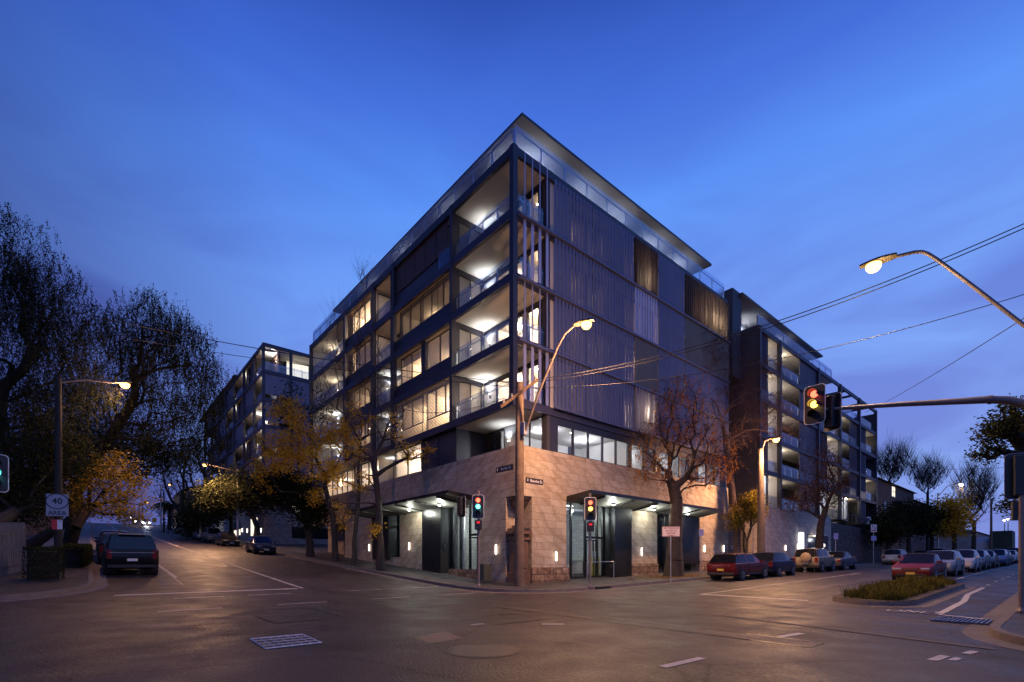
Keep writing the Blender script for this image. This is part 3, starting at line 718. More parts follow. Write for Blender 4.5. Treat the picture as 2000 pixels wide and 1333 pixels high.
# folded canopies
def canopy(f, a0, a1, nw, parent):
    zo, zi = 5.33, 4.86; no = 1.95
    mb = MB()
    P = f.pt
    o0, o1 = a0 - .1, a1 + .1
    T = [P(o0, no, zo), P(o1, no, zo - .02), P(a1, nw + .02, zi + .32), P(a0, nw + .02, zi + .32)]
    U_ = [P(o0, no, zo - .17), P(o1, no, zo - .19), P(a1 - .25, nw + .02, zi), P(a0, nw + .02, zi)]
    mb.face(T, 0); mb.face(U_[::-1], 1)
    for i in range(4): j = (i + 1) % 4; mb.face([T[i], T[j], U_[j], U_[i]], 0)
    o = mb.build('canopy', [M['black'], M['canopy']], parent)
    rb = MB()
    for a in [a0 + 1.1 + k * (a1 - a0 - 1.5) / 5 for k in range(6)]:
        rb.prism([(P(a - .07, nw + .05, 0)[0], P(a - .07, nw + .05, 0)[1]), (P(a + .07, nw + .05, 0)[0], P(a + .07, nw + .05, 0)[1]), (P(a + .1, no - .1, 0)[0], P(a + .1, no - .1, 0)[1]), (P(a - .04, no - .1, 0)[0], P(a - .04, no - .1, 0)[1])], zo - .62 if False else (lambda x, y: (zi - .06) + ((abs((f.at - (y if f.s == 'R' else x))) - nw) / (no - nw)) * (zo - .19 - zi) - .02), lambda x, y: (zi + .02) + ((abs((f.at - (y if f.s == 'R' else x))) - nw) / (no - nw)) * (zo - .19 - zi))
    rb.build('canopy_rib', M['black'], o)
    return o
cR = canopy(SR, 3.6, 17.4, .15, B); cL = canopy(FL, 3.0, 16.2, -.15, B)
def downl(f, a, n, z, parent, p=55, col=(.96, 1, .86)):
    mb = MB(); c = f.pt(a, n, z); mb.lathe([(.11, .02), (.11, -.05), (.085, -.055)], c, seg=12); o = mb.build('downlight', M['metal'], parent)
    g = MB(); g.lathe([(.08, -.058), (.02, -.075)], c, seg=10); g.build('lamp_lens', M['e_down'], o)
    light('downlight_beam', (c[0], c[1], c[2] - .16), p * 1.9, col, .06, o)
for a in (6.6, 10.6, 14.6): downl(SR, a, .95, 4.92, cR)
for a in (5.6, 9.1): downl(FL, a, .75, 4.92, cL)
# wall mounted tube lights
def wall_light(f, a, n, zc_, parent):
    mb = MB(); f.box(mb, a - .05, a + .05, n + .001, n + .03, zc_ - .27, zc_ + .27); o = mb.build('wall_light', M['metal'], parent)
    g = MB(); p = f.pt(a, n + .08, 0); g.lathe([(.03, zc_ - .24), (.035, zc_ - .22), (.035, zc_ + .22), (.03, zc_ + .24)], (p[0], p[1], 0), seg=10); g.build('light_tube', M['e_wall'], o)
for a, z in ((2.75, 1.95), (10.4, 2.3), (18.2, 2.65), (21.1, 2.7)): wall_light(SR, a, .15, z, B)
for a, z in ((1.5, 2.3), (10.6, 2.7), (16.7, 2.75), (19.6, 3.75)): wall_light(FL, a, -.15, z, B)
# ground floor interior
mb = MB()
mb.box(1.3, 9.0, .75, .8, .6, 1.9 if False else .61); mb.build('x', M['black'], B) if False else None
mb = MB()
mb.box(1.2, 17, .58, 17, .3, zr0 - .02, 1); mb.box(8.6, 8.75, 1.4, 8, zr0, 5.6, 0); mb.box(1.2, 17, 7.6, 7.8, zr0, 5.6, 0); mb.box(6.2, 6.4, 8, 17, zr0, 5.6, 0)
mb.box(.62, 17, .4, 17, 5.62, 5.75, 2); mb.box(12.0, 17.2, 3.2, 3.35, zr1, 5.6, 0)
mb.build('shop_interior', [M['block'], mat('shop_floor', (.16, .16, .15), .35), M['incool']], B)
pipe = MB(); pipe.tube([(1.6, 2.4, 4.75), (8.4, 2.2, 4.75)], .22, 12); pipe.tube([(2.4, 1.6, 5.2), (2.4, 15, 5.2)], .12, 10); pipe.tube([(1.5, 1.4, 5.35), (8.5, 1.5, 5.35)], .06, 8); pipe.tube([(3.4, 1.2, zr0), (3.4, 1.2, 5.5)], .13, 10); pipe.tube([(1.7, 4.4, 4.4), (8.4, 4.8, 4.4)], .3, 12); pipe.tube([(1.9, 7, zl0), (1.9, 7, 5.5)], .16, 10)
pipe.build('duct', M['metal'], B, smooth=40)
mb = MB(); mb.box(3.9, 8.4, 2.9, 3.5, zr0, zr0 + 1.0); mb.box(3.85, 8.45, 2.85, 3.55, zr0 + 1.002, zr0 + 1.06); mb.box(4.9, 5.6, 5.0, 5.05, 2.6, 3.4); mb.box(1.9, 2.4, 3.3, 4.3, zl0, zl0 + 1.25); mb.box(1.95, 2.35, 3.4, 3.9, zl0 + 1.3, zl0 + 1.9)
mb.build('counter', M['white'], B)
mb = MB(); mb.box(7.05, 7.5, .8, 1.1, zr0 + .1, zr0 + 1.2); mb.build('yellow_stand', mat('yellow_cloth', (.5, .38, .04), .8), B)
tb = MB(); tb.box(2.0, 8.2, 1.75, 1.83, 5.3, 5.34); tb.box(3, 8.2, 3.55, 3.63, 5.3, 5.34); tb.box(1.4, 1.48, 5.5, 12, 5.3, 5.34); tb.build('tube_light', M['e_cool'], B)
light('shop_light', (5.2, 2.2, 4.6), 300, (.9, 1, .92), .3, B); light('shop_light', (2.4, 5.2, 4.4), 260, (.9, 1, .92), .3, B); light('shop_light', (3.0, 10.5, 4.4), 160, (.9, 1, .92), .3, B); light('shop_light', (13.5, 1.9, 4.3), 150, (.8, .92, 1), .3, B)
hr = MB(); hr.tube([(5.0, -.4, path_z(5, 0)), (5.0, -.4, path_z(5, 0) + .95), (7.3, -.45, path_z(5, 0) + 1.0), (7.3, -.45, path_z(7, 0))], .022, 8); hr.build('handrail', M['rail'], B)
bx_ = MB(); FL.box(bx_, 1.95, 2.5, .35, -.14, .5, 1.55)
tag(bx_.build('utility_box', mat('utility_box_paint', (.06, .07, .06), .6), bevel=.02), 'dark squat utility cabinet against the stone wall beside the green traffic light', 'utility cabinet')

# floor slabs and edge beams
for i, z in enumerate(LV):
    mb = MB(); mb.box(.08, UE - .05, .08, VE, z - .34, z - .02); mb.build('floor_slab', M['soffit'], B)
    mb = MB(); FR.box(mb, -.12, UE, .10, -.06, z - .42, z); FL.box(mb, -.0, VE, .12, -.06, z - .42, z)
    mb.build('edge_beam', M['slab'] if i < 4 else M['steel'], B)
    if i == 0:
        mb = MB(); FL.box(mb, 12.5, VE, .2, .121, z - .3, z - .18); mb.build('drip_rail', M['slab'], B)
# columns
for v in (5.36, 12.5, 15.7, 20.9, VE - .12):
    mb = MB(); FL.box(mb, v - .12, v + .12, .16, -.12, LV[0] - .41, LV[4] - .02)
    if v in (12.5, 20.9): FL.box(mb, v + .42, v + .5, .06, -.03, LV[0] - .2, LV[4] - .4)
    mb.build('column', M['steel'], B)
mb = MB(); mb.box(-.17, .12, -.16, .13, LV[0] - .425, LV[4] + .005); mb.build('column', M['steel'], B)
mb = MB(); mb.box(2.25, 2.5, -.02, .3, zt, LV[4] - .35); mb.build('column', M['darkwall'], B)
# solid core added behind the rooms so light doesn't leak through the building
mb = MB(); mb.box(7.0, UE - .3, 4.6, VE - .1, .6, LV[4] - .5); mb.build('core_wall', M['darkwall'], B)

warm = (1, .76, .52)
def storey(i): return LV[i], LV[i + 1] - .42
for i in range(4):
    z0, z1 = storey(i); lit = i < 2
    # ---- corner balcony: rear wall at u=2.25, side wall at v=5.36
    FW_ = F('L', 2.25)
    mb = MB()
    FW_.box(mb, .1, 5.3, -.12, -.2, z0 + 2.55, z1 + .07); FW_.box(mb, 4.2, 5.35, 0, -.2, z0, z0 + 2.55); FW_.box(mb, 1.5, 1.9, 0, -.2, z0, z0 + 2.55)
    mb.build('balcony_wall', M['wallin'], B)
    mb = MB(); FW_.box(mb, .1, 5.35, .02, -.119, z0 + 2.5, z0 + 2.56 + .12); mb.build('door_head', M['steel'], B)
    window(FW_, .1, 1.5, -.05, z0, z0 + 2.5, 1, B); window(FW_, 1.9, 4.2, -.05, z0, z0 + 2.5, 2, B)
    room(FW_, .12, 4.5, -.25, 1.6, z0 + .02, z1 + .05, B, power=95 if lit else (18 if i == 2 else 6), col=warm, lamps=2, curtain=(.2, 1.0) if i == 1 else None, seed=i)
    FS = F('R', 5.36)
    window(FS, .45, 2.1, -.03, z0, z0 + 2.5, 2, B)
    mb = MB(); FS.box(mb, .1, .449, 0, -.1, z0, z1 + .07); FS.box(mb, .45, 2.2, 0, -.1, z0 + 2.5, z1 + .07); mb.build('side_wall', M['steel'], B)
    uplight(FW_, 4.75, 0, z0 + 1.75, B, power=(46 if lit else 46), spill=.75 if lit else .3)
    balustrade(FL, .2, 5.2, -.10, z0, B)
    if i >= 0: balustrade(FR, .15, 2.3, -.12, z0, B)
    # ---- bay of windows 5.4-12.5
    if i == 3:
        window(FL, 5.55, 12.3, -.35, z0 + 1.0, z1, 5, B); 
        mb = MB(); k = 5
        for q in range(k): a0 = 6.0 + q * 1.26; FL.box(mb, a0, a0 + 1.2, -.05, -.08, z0 + .95, z1)
        mb.build('brown_blind', M['blind'], B)
        mb = MB(); FL.box(mb, 5.5, 12.35, -.12, -.4, z0, z0 + .98); mb.build('spandrel', M['steel2'], B)
        balustrade(FL, 5.5, 6.9, -.02, z0, B)
    elif i == 2:
        window(FL, 5.55, 12.3, -.35, z0 + .95, z1, 5, B); room(FL, 5.6, 12.2, -.5, 3.5, z0 + .05, z1, B, 42, lamps=2, seed=5)
        louvres(FL, 5.5, 8.9, -.1, z0 + .95, z1, M['blind'], B); louvres(FL, 9.0, 11.9, -.1, z0 + .95, z1, M['blind'], B)
        mb = MB(); FL.box(mb, 5.5, 12.35, -.12, -.4, z0, z0 + .94); mb.build('spandrel', M['steel'], B)
    elif i == 1:
        window(FL, 5.6, 8.6, -.25, z0 + .85, z1 - .05, 2, B, blinds=(M['blind_l'], .97, .075)); window(FL, 9.1, 12.0, -.25, z0 + .85, z1 - .05, 2, B, blinds=(M['blind_l'], .35, .075))
        room(FL, 5.6, 8.7, -.45, 3.5, z0 + .05, z1, B, 150, seed=2); room(FL, 8.9, 12.2, -.45, 3.5, z0 + .05, z1, B, 60, seed=3)
        mb = MB(); FL.box(mb, 5.5, 12.35, -.1, -.44, z0, z0 + .84); FL.box(mb, 8.6, 9.1, -.1, -.42, z0 + .841, z1 + .06); mb.build('spandrel', M['steel'], B)
    else:
        window(FL, 5.6, 8.8, -.35, z0 + .85, z1 - .05, 3, B); window(FL, 9.3, 12.0, -.35, z0 + .85, z1 - .05, 2, B)
        room(FL, 5.6, 8.9, -.5, 3.5, z0 + .05, z1, B, 150, seed=7); room(FL, 9.1, 12.2, -.5, 3.5, z0 + .05, z1, B, 40, seed=8)
        louvres(FL, 5.5, 12.3, -.06, z0 + .05, z1, M['louvre'], B)
    # ---- balcony 12.5-15.7
    FC = F('L', 1.6); pw = {3: (170, 0), 2: (190, 0), 1: (22, 60), 0: (15, 60)}[i]
    window(FC, 12.75, 15.3, 0, z0, z0 + 2.5, 2, B); room(FC, 12.7, 15.5, -.1, 4, z0 + .02, z1, B, pw[0], seed=11)
    mb = MB(); FC.box(mb, 12.6, 15.7, 0, -.1, z0 + 2.5, z1 + .07); mb.build('door_head', M['darkwall'], B)
    FD = F('R', 15.6); window(FD, .25, 1.45, 0, z0, z0 + 2.5, 1, B)
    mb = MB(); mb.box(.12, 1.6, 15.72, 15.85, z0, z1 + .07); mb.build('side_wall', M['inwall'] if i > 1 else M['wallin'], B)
    if pw[1]: uplight(FC, 15.4, 0, z0 + 1.8, B, pw[1])
    balustrade(FL, 12.65, 15.55, -.1, z0, B)
    # ---- windows 15.7-20.9
    window(FL, 15.9, 20.0, -.3, z0 + .9, z1, 4, B, blinds=(M['blind_l'], .97, .08) if i in (2,) else None)
    room(FL, 15.9, 20.5, -.45, 3.5, z0 + .05, z1, B, {3: 230, 2: 170, 1: 55, 0: 30}[i], seed=21)
    if i == 1 or i == 0: louvres(FL, 15.9, 20.7, -.1, z0 + (.9 if i else .1), z1, M['blind'] if i else M['louvre'], B)
    mb = MB(); FL.box(mb, 15.85, 20.75, -.12, -.45, z0, z0 + .89); mb.build('spandrel', M['steel2'] if i in (3,) else M['steel'], B)
    # ---- end balcony 20.9-29.2
    FE = F('L', 1.9)
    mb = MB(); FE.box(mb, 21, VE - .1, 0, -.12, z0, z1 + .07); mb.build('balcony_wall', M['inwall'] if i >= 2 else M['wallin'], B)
    FE2 = F('R', VE - .12); mb = MB(); FE2.box(mb, .1, 1.85, 0, -.1, z0, z1 + .07); mb.build('side_wall', M['wallin'], B)
    window(FE, 22.2, 26.0, .05, z0 + .05, z0 + 2.4, 3, B, glassm=M['glassd'])
    uplight(FE, 27.4, 0, z0 + 1.8, B, 40 if i < 2 else 30, col=(.9, .95, 1) if i < 2 else (1, .8, .55), spill=.6)
    balustrade(FL, 21.05, VE - .25, -.1, z0, B)
    # ---- right front: bladed screens
    segs = [(2.62, 9.6), (9.66, 12.2), (12.26, 15.5), (15.56, UE - .05)]
    mset = {3: ('blade', 'blade_dark', 'blade', 'blade_gold'), 2: ('blade', 'blade_light', 'blade', 'blade_gold'), 1: ('blade', 'blade_gold', 'blade', 'blade'), 0: ('blade', 'blade_light', 'blade', 'blade')}[i]
    angs = {3: (.5, .9, .45, .9), 2: (.5, .2, .45, .9), 1: (.5, .8, .5, .7), 0: (.45, .9, .5, .6)}[i]
    for (a0, a1), mn, an in zip(segs, mset, angs):
        op = (i, a0) in ((3, 9.66), (0, 9.66), (3, 15.56))
        blade_screen(FR, a0, a1, z0 + .03 if i == 0 else z0 - .20, z1 + .06 if i == 3 else z1 + .12, M[mn], B, pitch=.28, ang=-1.25 if op else an * .75, depth=.26 if op else .165, n=.19, frame=False, jit=.10)
    mb = MB(); FR.box(mb, .13, UE, .33, .17, LV[i] - .30, LV[i] - .205) if i else FR.box(mb, 2.6, UE, .33, .17, LV[0] - .08, LV[0] - .0)
    mb.build('blade_rail', M['blade'], B)
    # four wide fixed blades in front of the corner balcony
    mb = MB()
    for k in range(4):
        a = .62 + k * .52; wd = .055 if i in (3, 1) else .17
        FR.box(mb, a - wd / 2 if i in (3, 1) else a - .09, a + wd / 2 if i in (3, 1) else a + .09, .14, .105 if i in (3, 1) else .10, z0 + (.02), z1 + .36)
    mb.build('fixed_blade', M['blade_light'], B)
    # wall and lit rooms behind the screens
    FB = F('R', .75)
    mb = MB()
    for a0, a1 in ((2.5, 4.2), (8.2, 9.7), (12.0, 13.2), (15.0, 16.4), (21.0, UE - .06)): FB.box(mb, a0, a1, 0, -.15, z0, z1 + .07)
    mb.build('rear_wall', M['darkwall'], B)
    for a0, a1, p, pn in ((4.2, 8.2, 6, 4), (9.7, 12.0, {3: 34, 0: 40}.get(i, 12), 3), (13.2, 15.0, 4, 2), (16.4, 21.0, {3: 40, 2: 26, 1: 10, 0: 8}[i], 4)):
        window(FB, a0, a1, 0, z0 + .02, z1, pn, B); room(FB, a0, a1, -.2, 3.3, z0 + .02, z1, B, p, lamps=1, seed=31)
mb = MB(); mb.box(UE - .05, UE + .08, .1, 14, gz(22, 0), LV[4] - .42); mb.box(UE - .048, UE + .07, .5, VE - .1, .6, 8); mb.build('end_wall', M['darkwall'], B)
# ---- level above the stone, below the first slab
z0, z1 = zt, LV[0] - .42
FW_ = F('L', 2.25)
window(FW_, .3, 2.3, 0, z0 - .3, z1, 2, B); mb = MB(); FW_.box(mb, 2.3, 3.4, 0, -.15, z0 - .6, z1 + .07); mb.build('balcony_wall', M['wallin'], B)
window(FW_, 3.4, 5.3, 0, z0 - .3, z1, 2, B); 
uplight(FW_, 3.0, 0, z0 + .95, B, 34)
mb = MB(); mb.box(.62, 2.2, .4, 5.3, z0 - .62, z0 - .5); mb.build('terrace_floor', M['concrete'], B)
mb = MB(); FL.box(mb, 5.36, 9.3, -.25, -.5, z0, z1 + .07); mb.box(.5, 2.24, 5.36, 5.5, z0 - .5, z1 + .07); mb.build('blue_panel', M['steel2'], B)
mb = MB(); FL.box(mb, 7.3, 7.34, -.22, -.249, z0, z1); mb.build('panel_joint', M['black'], B)
window(FL, 9.4, 13.0, -.3, z0, z1, 2, B); room(FL, 9.4, 13.0, -.45, 3.5, z0, z1, B, 90, (1, .85, .7), seed=42)
FX = F('L', 1.5); window(FX, 13.2, 15.6, 0, z0, z1, 2, B); room(FX, 13.2, 15.6, -.1, 3.5, z0, z1, B, 20, seed=43); uplight(FX, 15.3, 0, z0 + 1.3, B, 16)
window(FL, 15.9, 20.0, -.3, z0, z1, 3, B); room(FL, 15.9, 20.0, -.45, 3.5, z0, z1, B, 60, (1, .88, .72), seed=44)
window(FL, 21.0, 25.5, -.6, z0, z1, 4, B); room(FL, 21, 28, -.75, 3, z0, z1, B, 50, (1, .8, .6), seed=45)
window(FR, 3.0, 9.3, .02, z0, z1 - .32, 5, B, fw=.13); window(FR, 9.55, 12.2, .02, z0, z1 - .32, 2, B, fw=.13); window(FR, 12.6, 16.4, .02, z0, z1 - .32, 3, B, fw=.13); window(FR, 17.6, 21.2, .02, z0, z1 - .32, 3, B, fw=.13)
for a0, a1, p in ((2.45, 9.3, 62), (9.5, 12.3, 16), (12.5, 16.4, 16), (17.6, 21.2, 18)):
    room(FR, a0, a1, -.15, 3.8, z0 - .02, z1 - .05, B, p, (.92, .92, 1), M['incool'], lamps=2, seed=50 + int(a0), near_wall=a0 > 3)
mb = MB(); FR.box(mb, 2.5, 2.98, .04, -.3, z0, z1 + .0); FR.box(mb, 9.31, 9.54, .05, -.2, z0, z1 - .3); FR.box(mb, 12.21, 12.59, .05, -.2, z0, z1 - .3); FR.box(mb, 16.41, 17.59, .05, -.2, z0, z1 - .3); FR.box(mb, 21.21, UE, .05, -.2, z0, z1 - .3); FR.box(mb, 2.99, UE, .03, -.25, z1 - .31, z1 - .001)
mb.build('window_pier', M['steel'], B)
# ---- penthouse and roof
z0 = LV[4]
mb = MB(); mb.box(3.4, 20.0, 3.1, 26.5, z0, ROOFZ - .25); mb.build('penthouse_wall', mat('pale_blue_cladding', (.42, .44, .52), .25, .1, noise=(.4, .1)), B)
F1 = F('R', 3.1); F2 = F('L', 3.4)
mb = MB()
for a in [5.2 + k * 1.9 for k in range(8)]: F1.box(mb, a - .03, a + .03, .04, .001, z0, ROOFZ - .3)
for a in [5.0 + k * 1.9 for k in range(11)]: F2.box(mb, a - .03, a + .03, .04, .001, z0, ROOFZ - .3)
mb.build('panel_joint', M['steel2'], B)
def roof(x0, x1, y0, y1, zb, parent):
    mb = MB(); i = 1.6
    lo = [(x0 + i, y0 + i, zb - .12), (x1 - i, y0 + i, zb - .12), (x1 - i, y1 - i, zb - .12), (x0 + i, y1 - i, zb - .12)]
    mid = [(x0, y0, zb), (x1, y0, zb), (x1, y1, zb), (x0, y1, zb)]; up = [(a, b, zb + .16) for a, b, _ in mid]
    mb.face(lo[::-1], 1); mb.face(up, 0)
    for k in range(4):
        j = (k + 1) % 4; mb.face([lo[k], lo[j], mid[j], mid[k]], 1); mb.face([mid[k], mid[j], up[j], up[k]], 0)
    return mb.build('roof', [M['roofm'], mat('eave_soffit', (.22, .215, .24), .7)], parent)
roof(1.35, 21.4, .9, 27.4, ROOFZ, B)
balustrade(FR, .2, UE - .1, -.12, z0, B, h=1.3, step=1.75); balustrade(FL, .2, VE - .2, -.12, z0, B, h=1.3, step=1.75)
FZ = F('L', UE - .1); balustrade(FZ, .2, 4, 0, z0, B, h=1.15)
for a in (3.9, 8.0, 11.0, 15.5, 19): uplight(F1, a, 0, z0 + 1.5, B, 95, spill=.25)  # row filled out with added uplights to brighten the eave soffit
for a in (3.5, 9, 15, 21): uplight(F2, a, 0, z0 + 1.5, B, 80, spill=.25)
# stone gatepost kept in the niche
gp = MB(); cx, cy = .52, .22; zb = path_z(.3, 0)
gp.box(cx - .42, cx + .42, cy - .42, cy + .42, zb - .1, zb + .55); gp.box(cx - .34, cx + .34, cy - .34, cy + .34, zb + .551, zb + 2.15); gp.box(cx - .24, cx + .24, cy - .37, cy - .341, zb + .75, zb + 1.95)
gp.box(cx - .40, cx + .40, cy - .40, cy + .40, zb + 2.151, zb + 2.28); gp.box(cx - .36, cx + .36, cy - .36, cy + .36, zb + 2.281, zb + 2.45); gp.box(cx - .48, cx + .48, cy - .48, cy + .48, zb + 2.451, zb + 2.62)
gp.prism([(cx - .42, cy - .42), (cx + .42, cy - .42), (cx + .42, cy + .42), (cx - .42, cy + .42)], zb + 2.621, lambda x, y: zb + 2.75); gp.prism([(cx - .25, cy - .25), (cx + .25, cy - .25), (cx + .25, cy + .25), (cx - .25, cy + .25)], zb + 2.751, zb + 2.9)
tag(gp.build('stone_gatepost', mat('weathered_brown_stone', (.16, .09, .06), .9, noise=(3, .4), bump=(12, .7)), bevel=.02), 'old weathered brown stone gatepost with moulded cap in the corner niche behind the timber pole', 'gatepost')

# resurfaced trench strips and square repairs in the junction
def patch(u0, u1, v0, v1, m, seam=True):
    mb = MB(); nu, nv = max(2, int((u1 - u0) / 1.0)), max(2, int((v1 - v0) / 1.0))
    for i in range(nu):
        for j in range(nv):
            q = [(u0 + (u1 - u0) * a / nu, v0 + (v1 - v0) * b / nv) for a, b in ((i, j), (i + 1, j), (i + 1, j + 1), (i, j + 1))]
            mb.face([(x, y, road_z(x, y) + .004) for x, y in q])
    tag(mb.build('road_patch', m, recalc=False, uv=False), kind='structure')
    for a, b in (((u0, v0), (u1, v0)), ((u0, v1), (u1, v1)), ((u0, v0), (u0, v1)), ((u1, v0), (u1, v1))): strip('road_seam', [a, b], .05, M['tar'], .0075)
M['tar'] = mat('tar_seam', (.012, .011, .012), .3)
M['asphalt_new'] = asphalt('dark_patch_asphalt', (.028, .024, .027)); M['asphalt_mid'] = asphalt('mid_patch_asphalt', (.055, .042, .042))
patch(-12.6, -10.9, -6.2, -3.1, M['asphalt_new']); patch(-6.4, -5.7, -15.2, -6.0, M['asphalt_mid']); patch(6.0, 20.0, -10.9, -10.0, M['asphalt_mid']); patch(-9.0, -7.2, -9.6, -8.2, M['asphalt_new']); patch(-13.5, -12.9, 6, 30, M['asphalt_mid'])
# ================================================================== block up the left hand street
B2 = thing('apartment_building', 'farther dark framed apartment block uphill, behind the yellow-leaved tree', 'apartment building', (0, 46, 3.5))
G = F('L', 0); H = F('R', 46)
LB = [11.4, 15.1, 18.3, 21.5, 24.9, 28.1]
mb = MB(); H.box(mb, 0.05, 14, 0, -.4, 2, LB[0] - .45); G.box(mb, 46.41, 86, -.05, -.45, 2.5, LB[0] + .3 - .7); mb.build('stone_wall', M['stone2'], B2)
mb = MB(); H.box(mb, 3.2, 5.3, .03, .002, 7.9, 8.9); 
mb.build('window_frame', M['steel'], B2); mb = MB(); H.box(mb, 3.28, 4.2, .05, .031, 8.0, 8.8); H.box(mb, 4.3, 5.2, .05, .031, 8.0, 8.8); mb.build('lit_window', M['e_win'], B2)
mb = MB(); H.box(mb, 3.2, 8.2, .03, .002, 4.7, 6.1); mb.build('vent_grille', M['black'], B2)
for i, z in enumerate(LB):
    mb = MB(); mb.box(.1, 14, 46.1, 86, z - .35, z - .03); mb.build('floor_slab', M['soffit'], B2)
    mb = MB(); H.box(mb, -.1, 14, .1, -.06, z - .42, z); G.box(mb, 46.1, 86, .1, -.06, z - .42, z); mb.build('edge_beam', M['slab'], B2)
vs = [46.12, 50.5, 56, 62, 67.5, 73.5, 79, 85.9]
for v in vs: mb = MB(); G.box(mb, v - .14, v + .14, .15, -.14, LB[0] - .3, LB[-1] - .03 if v < 70 else LB[-1] - .01); mb.build('column', M['steel'], B2)
for u in (3.1, 6.2, 9.5, 14.0): mb = MB(); H.box(mb, u - .15, u + .15, .15, -.14, LB[0] - .3, LB[-1] - .03); mb.build('column', M['steel'], B2)
mb = MB(); mb.box(3.4, 13.8, 49, 85.8, 3, LB[-1] - .5); mb.build('core_wall', M['darkwall'], B2)
rg = random.Random(8)
for i in range(5):
    z0, z1 = LB[i], LB[i + 1] - .42
    if i < 4:
        mb = MB(); H.box(mb, .15, 2.95, -.02, -.04, z0 + .5, z1); H.box(mb, 3.25, 6.05, -.02, -.04, z0, z1); H.box(mb, 6.35, 9.4, -.02, -.04, z0, z1); mb.build('mesh_screen', mat('grey_screen_mesh', (.16, .15, .2), .5, .2, noise=(2, .2)) if i == 0 else MATS['grey_screen_mesh'], B2)
    else:
        louvres(H, .15, 2.95, -.02, z1 - .55, z1, M['louvre'], B2, pitch=.14)
        for k, (a0, a1) in enumerate(((3.3, 4.2), (4.25, 5.1), (5.15, 6.0))):
            mb = MB(); H.box(mb, a0, a1, -2.4, -2.44, z0 + .1, z1 - .2); mb.build('lit_window', M['e_win'], B2)
        balustrade(H, .2, 6.0, -.1, z0, B2)
    for k in range(len(vs) - 1):
        a0, a1 = vs[k] + .2, vs[k + 1] - .2; t = (k + i) % 3
        if t == 0 or k == 0:
            balustrade(G, a0, a1, -.1, z0, B2, step=2)
            mb = MB(); G.box(mb, a0, a1, -1.8, -1.95, z0, z1 + .05); mb.build('balcony_wall', M['wallin'] if (i + k) % 2 else M['brick'], B2)
            if k < 4: uplight(F('L', 1.8), a0 + 1.2, 0, z0 + 1.7, B2, 110, spill=.4)
        elif t == 1:
            mb = MB(); G.box(mb, a0, a1, -.1, -.18, z0 + .9, z1); mb.build('mesh_screen', MATS['grey_screen_mesh'], B2)
            mb = MB(); G.box(mb, a0, a1, -.1, -.3, z0, z0 + .89); mb.build('spandrel', M['steel2'], B2)
        else:
            mb = MB(); G.box(mb, a0, (a0 + a1) / 2, -.2, -.35, z0, z1); mb.build('bronze_panel', M['blind'], B2)
            window(G, (a0 + a1) / 2 + .05, a1, -.3, z0, z1, 2, B2, glassm=M['glassd'])
roof(-.4, 12, 60, 90, LB[-1] + .02, B2)
tb = MB()
for k in range(6): tb.box(.3 + k * .9, .5 + k * .9, 46.3, 59.8, LB[-1] - .02 + .03, LB[-1] + .12)
tb.build('pergola', M['slab'], B2)
# street level shops of that block
mb = MB(); 
for a0, a1, za, zb_ in ((49, 52.5, 5.0, 7.4), (58, 64, 5.4, 7.6), (70, 76, 6.2, 8.4)): G.box(mb, a0, a1, -.03, -.049, za, zb_)
mb.build('shop_window_frame', M['steel'], B2)
mb = MB()
for a0, a1, za, zb_ in ((49.1, 50.6, 5.1, 7.3), (50.8, 52.4, 5.1, 7.3), (58.2, 63.8, 5.5, 6.3)): G.box(mb, a0, a1, -.01, -.029, za, zb_)
mb.build('lit_window', M['e_win'], B2)
for a, z in ((47.2, 5.6), (54.2, 5.9), (57, 6.1)): wall_light(G, a, -.05, z, B2)

# ================================================================== block along the right hand street
B3 = thing('apartment_building', 'long framed apartment block beyond the dark gap, above the kerbside row of cars', 'apartment building', (27.7, 0, 1.1))
Ra = 27.7; Re = 64.0
zt3 = 6.6
mb = MB(); FR.box(mb, Ra, 46.0, .1, -.4, .4, zt3); mb.box(Ra + .001, Ra + .4, .41, 12, .4, zt3); mb.build('stone_wall', M['stone2'], B3)
mb = MB(); FR.box(mb, 46.01, 66.5, .14, -.4, .8, 6.0); mb.build('rubble_wall', M['rubble'], B3)
mb = MB(); FR.box(mb, Ra + .2, 38, .18, .102, .6, 2.0); mb.build('stone_plinth', M['plinth'], B3)
mb = MB(); FR.box(mb, 39.0, 45.0, .13, .102, 1.2, 4.5); mb.build('shop_recess', M['black'], B3)
mb = MB(); FR.box(mb, 39.3, 44.6, .16, .131, 1.5, 2.4); mb.build('counter_front', M['steel2'], B3)
mb = MB(); FR.box(mb, 36.75, 36.95, .40, .103, 2.35, 4.65); so_ = mb.build('shop_blade_sign', M['metal'], B3)
mb = MB(); FR.box(mb, 36.70, 37.0, .42, .12, 2.45, 4.55); so_2 = mb.build('sign_face', M['e_cool'], so_)
for k, (s, u) in enumerate((('Bang', 40.4), ('ade', 43.4))):
    t_ = text(s, .62, M['e_neon'], B3, (u - Ra, -.19, 3.0 + k * .45 - 1.1), (R(90), R(-14), 0), 'neon_lettering', bold=-.004)
for u in (40.2, 42.6): mb = MB(); mb.lathe([(.1, 0), (.08, -.05)], (u, -.3, 4.4), seg=8); mb.build('downlight', M['e_warmspot'], B3)
light('shop_spill', (41.5, -.9, 4.0), 30, (.9, .93, 1), .1, B3)
for a, z in ((33.2, 3.0), (36.2, 3.2)): wall_light(FR, a, .1, z, B3)
LC = [9.75, 12.8, 15.9, 19.0, 22.0]
cu = [27.85, 32.2, 42.1, 49.2, 56.5, 63.9]
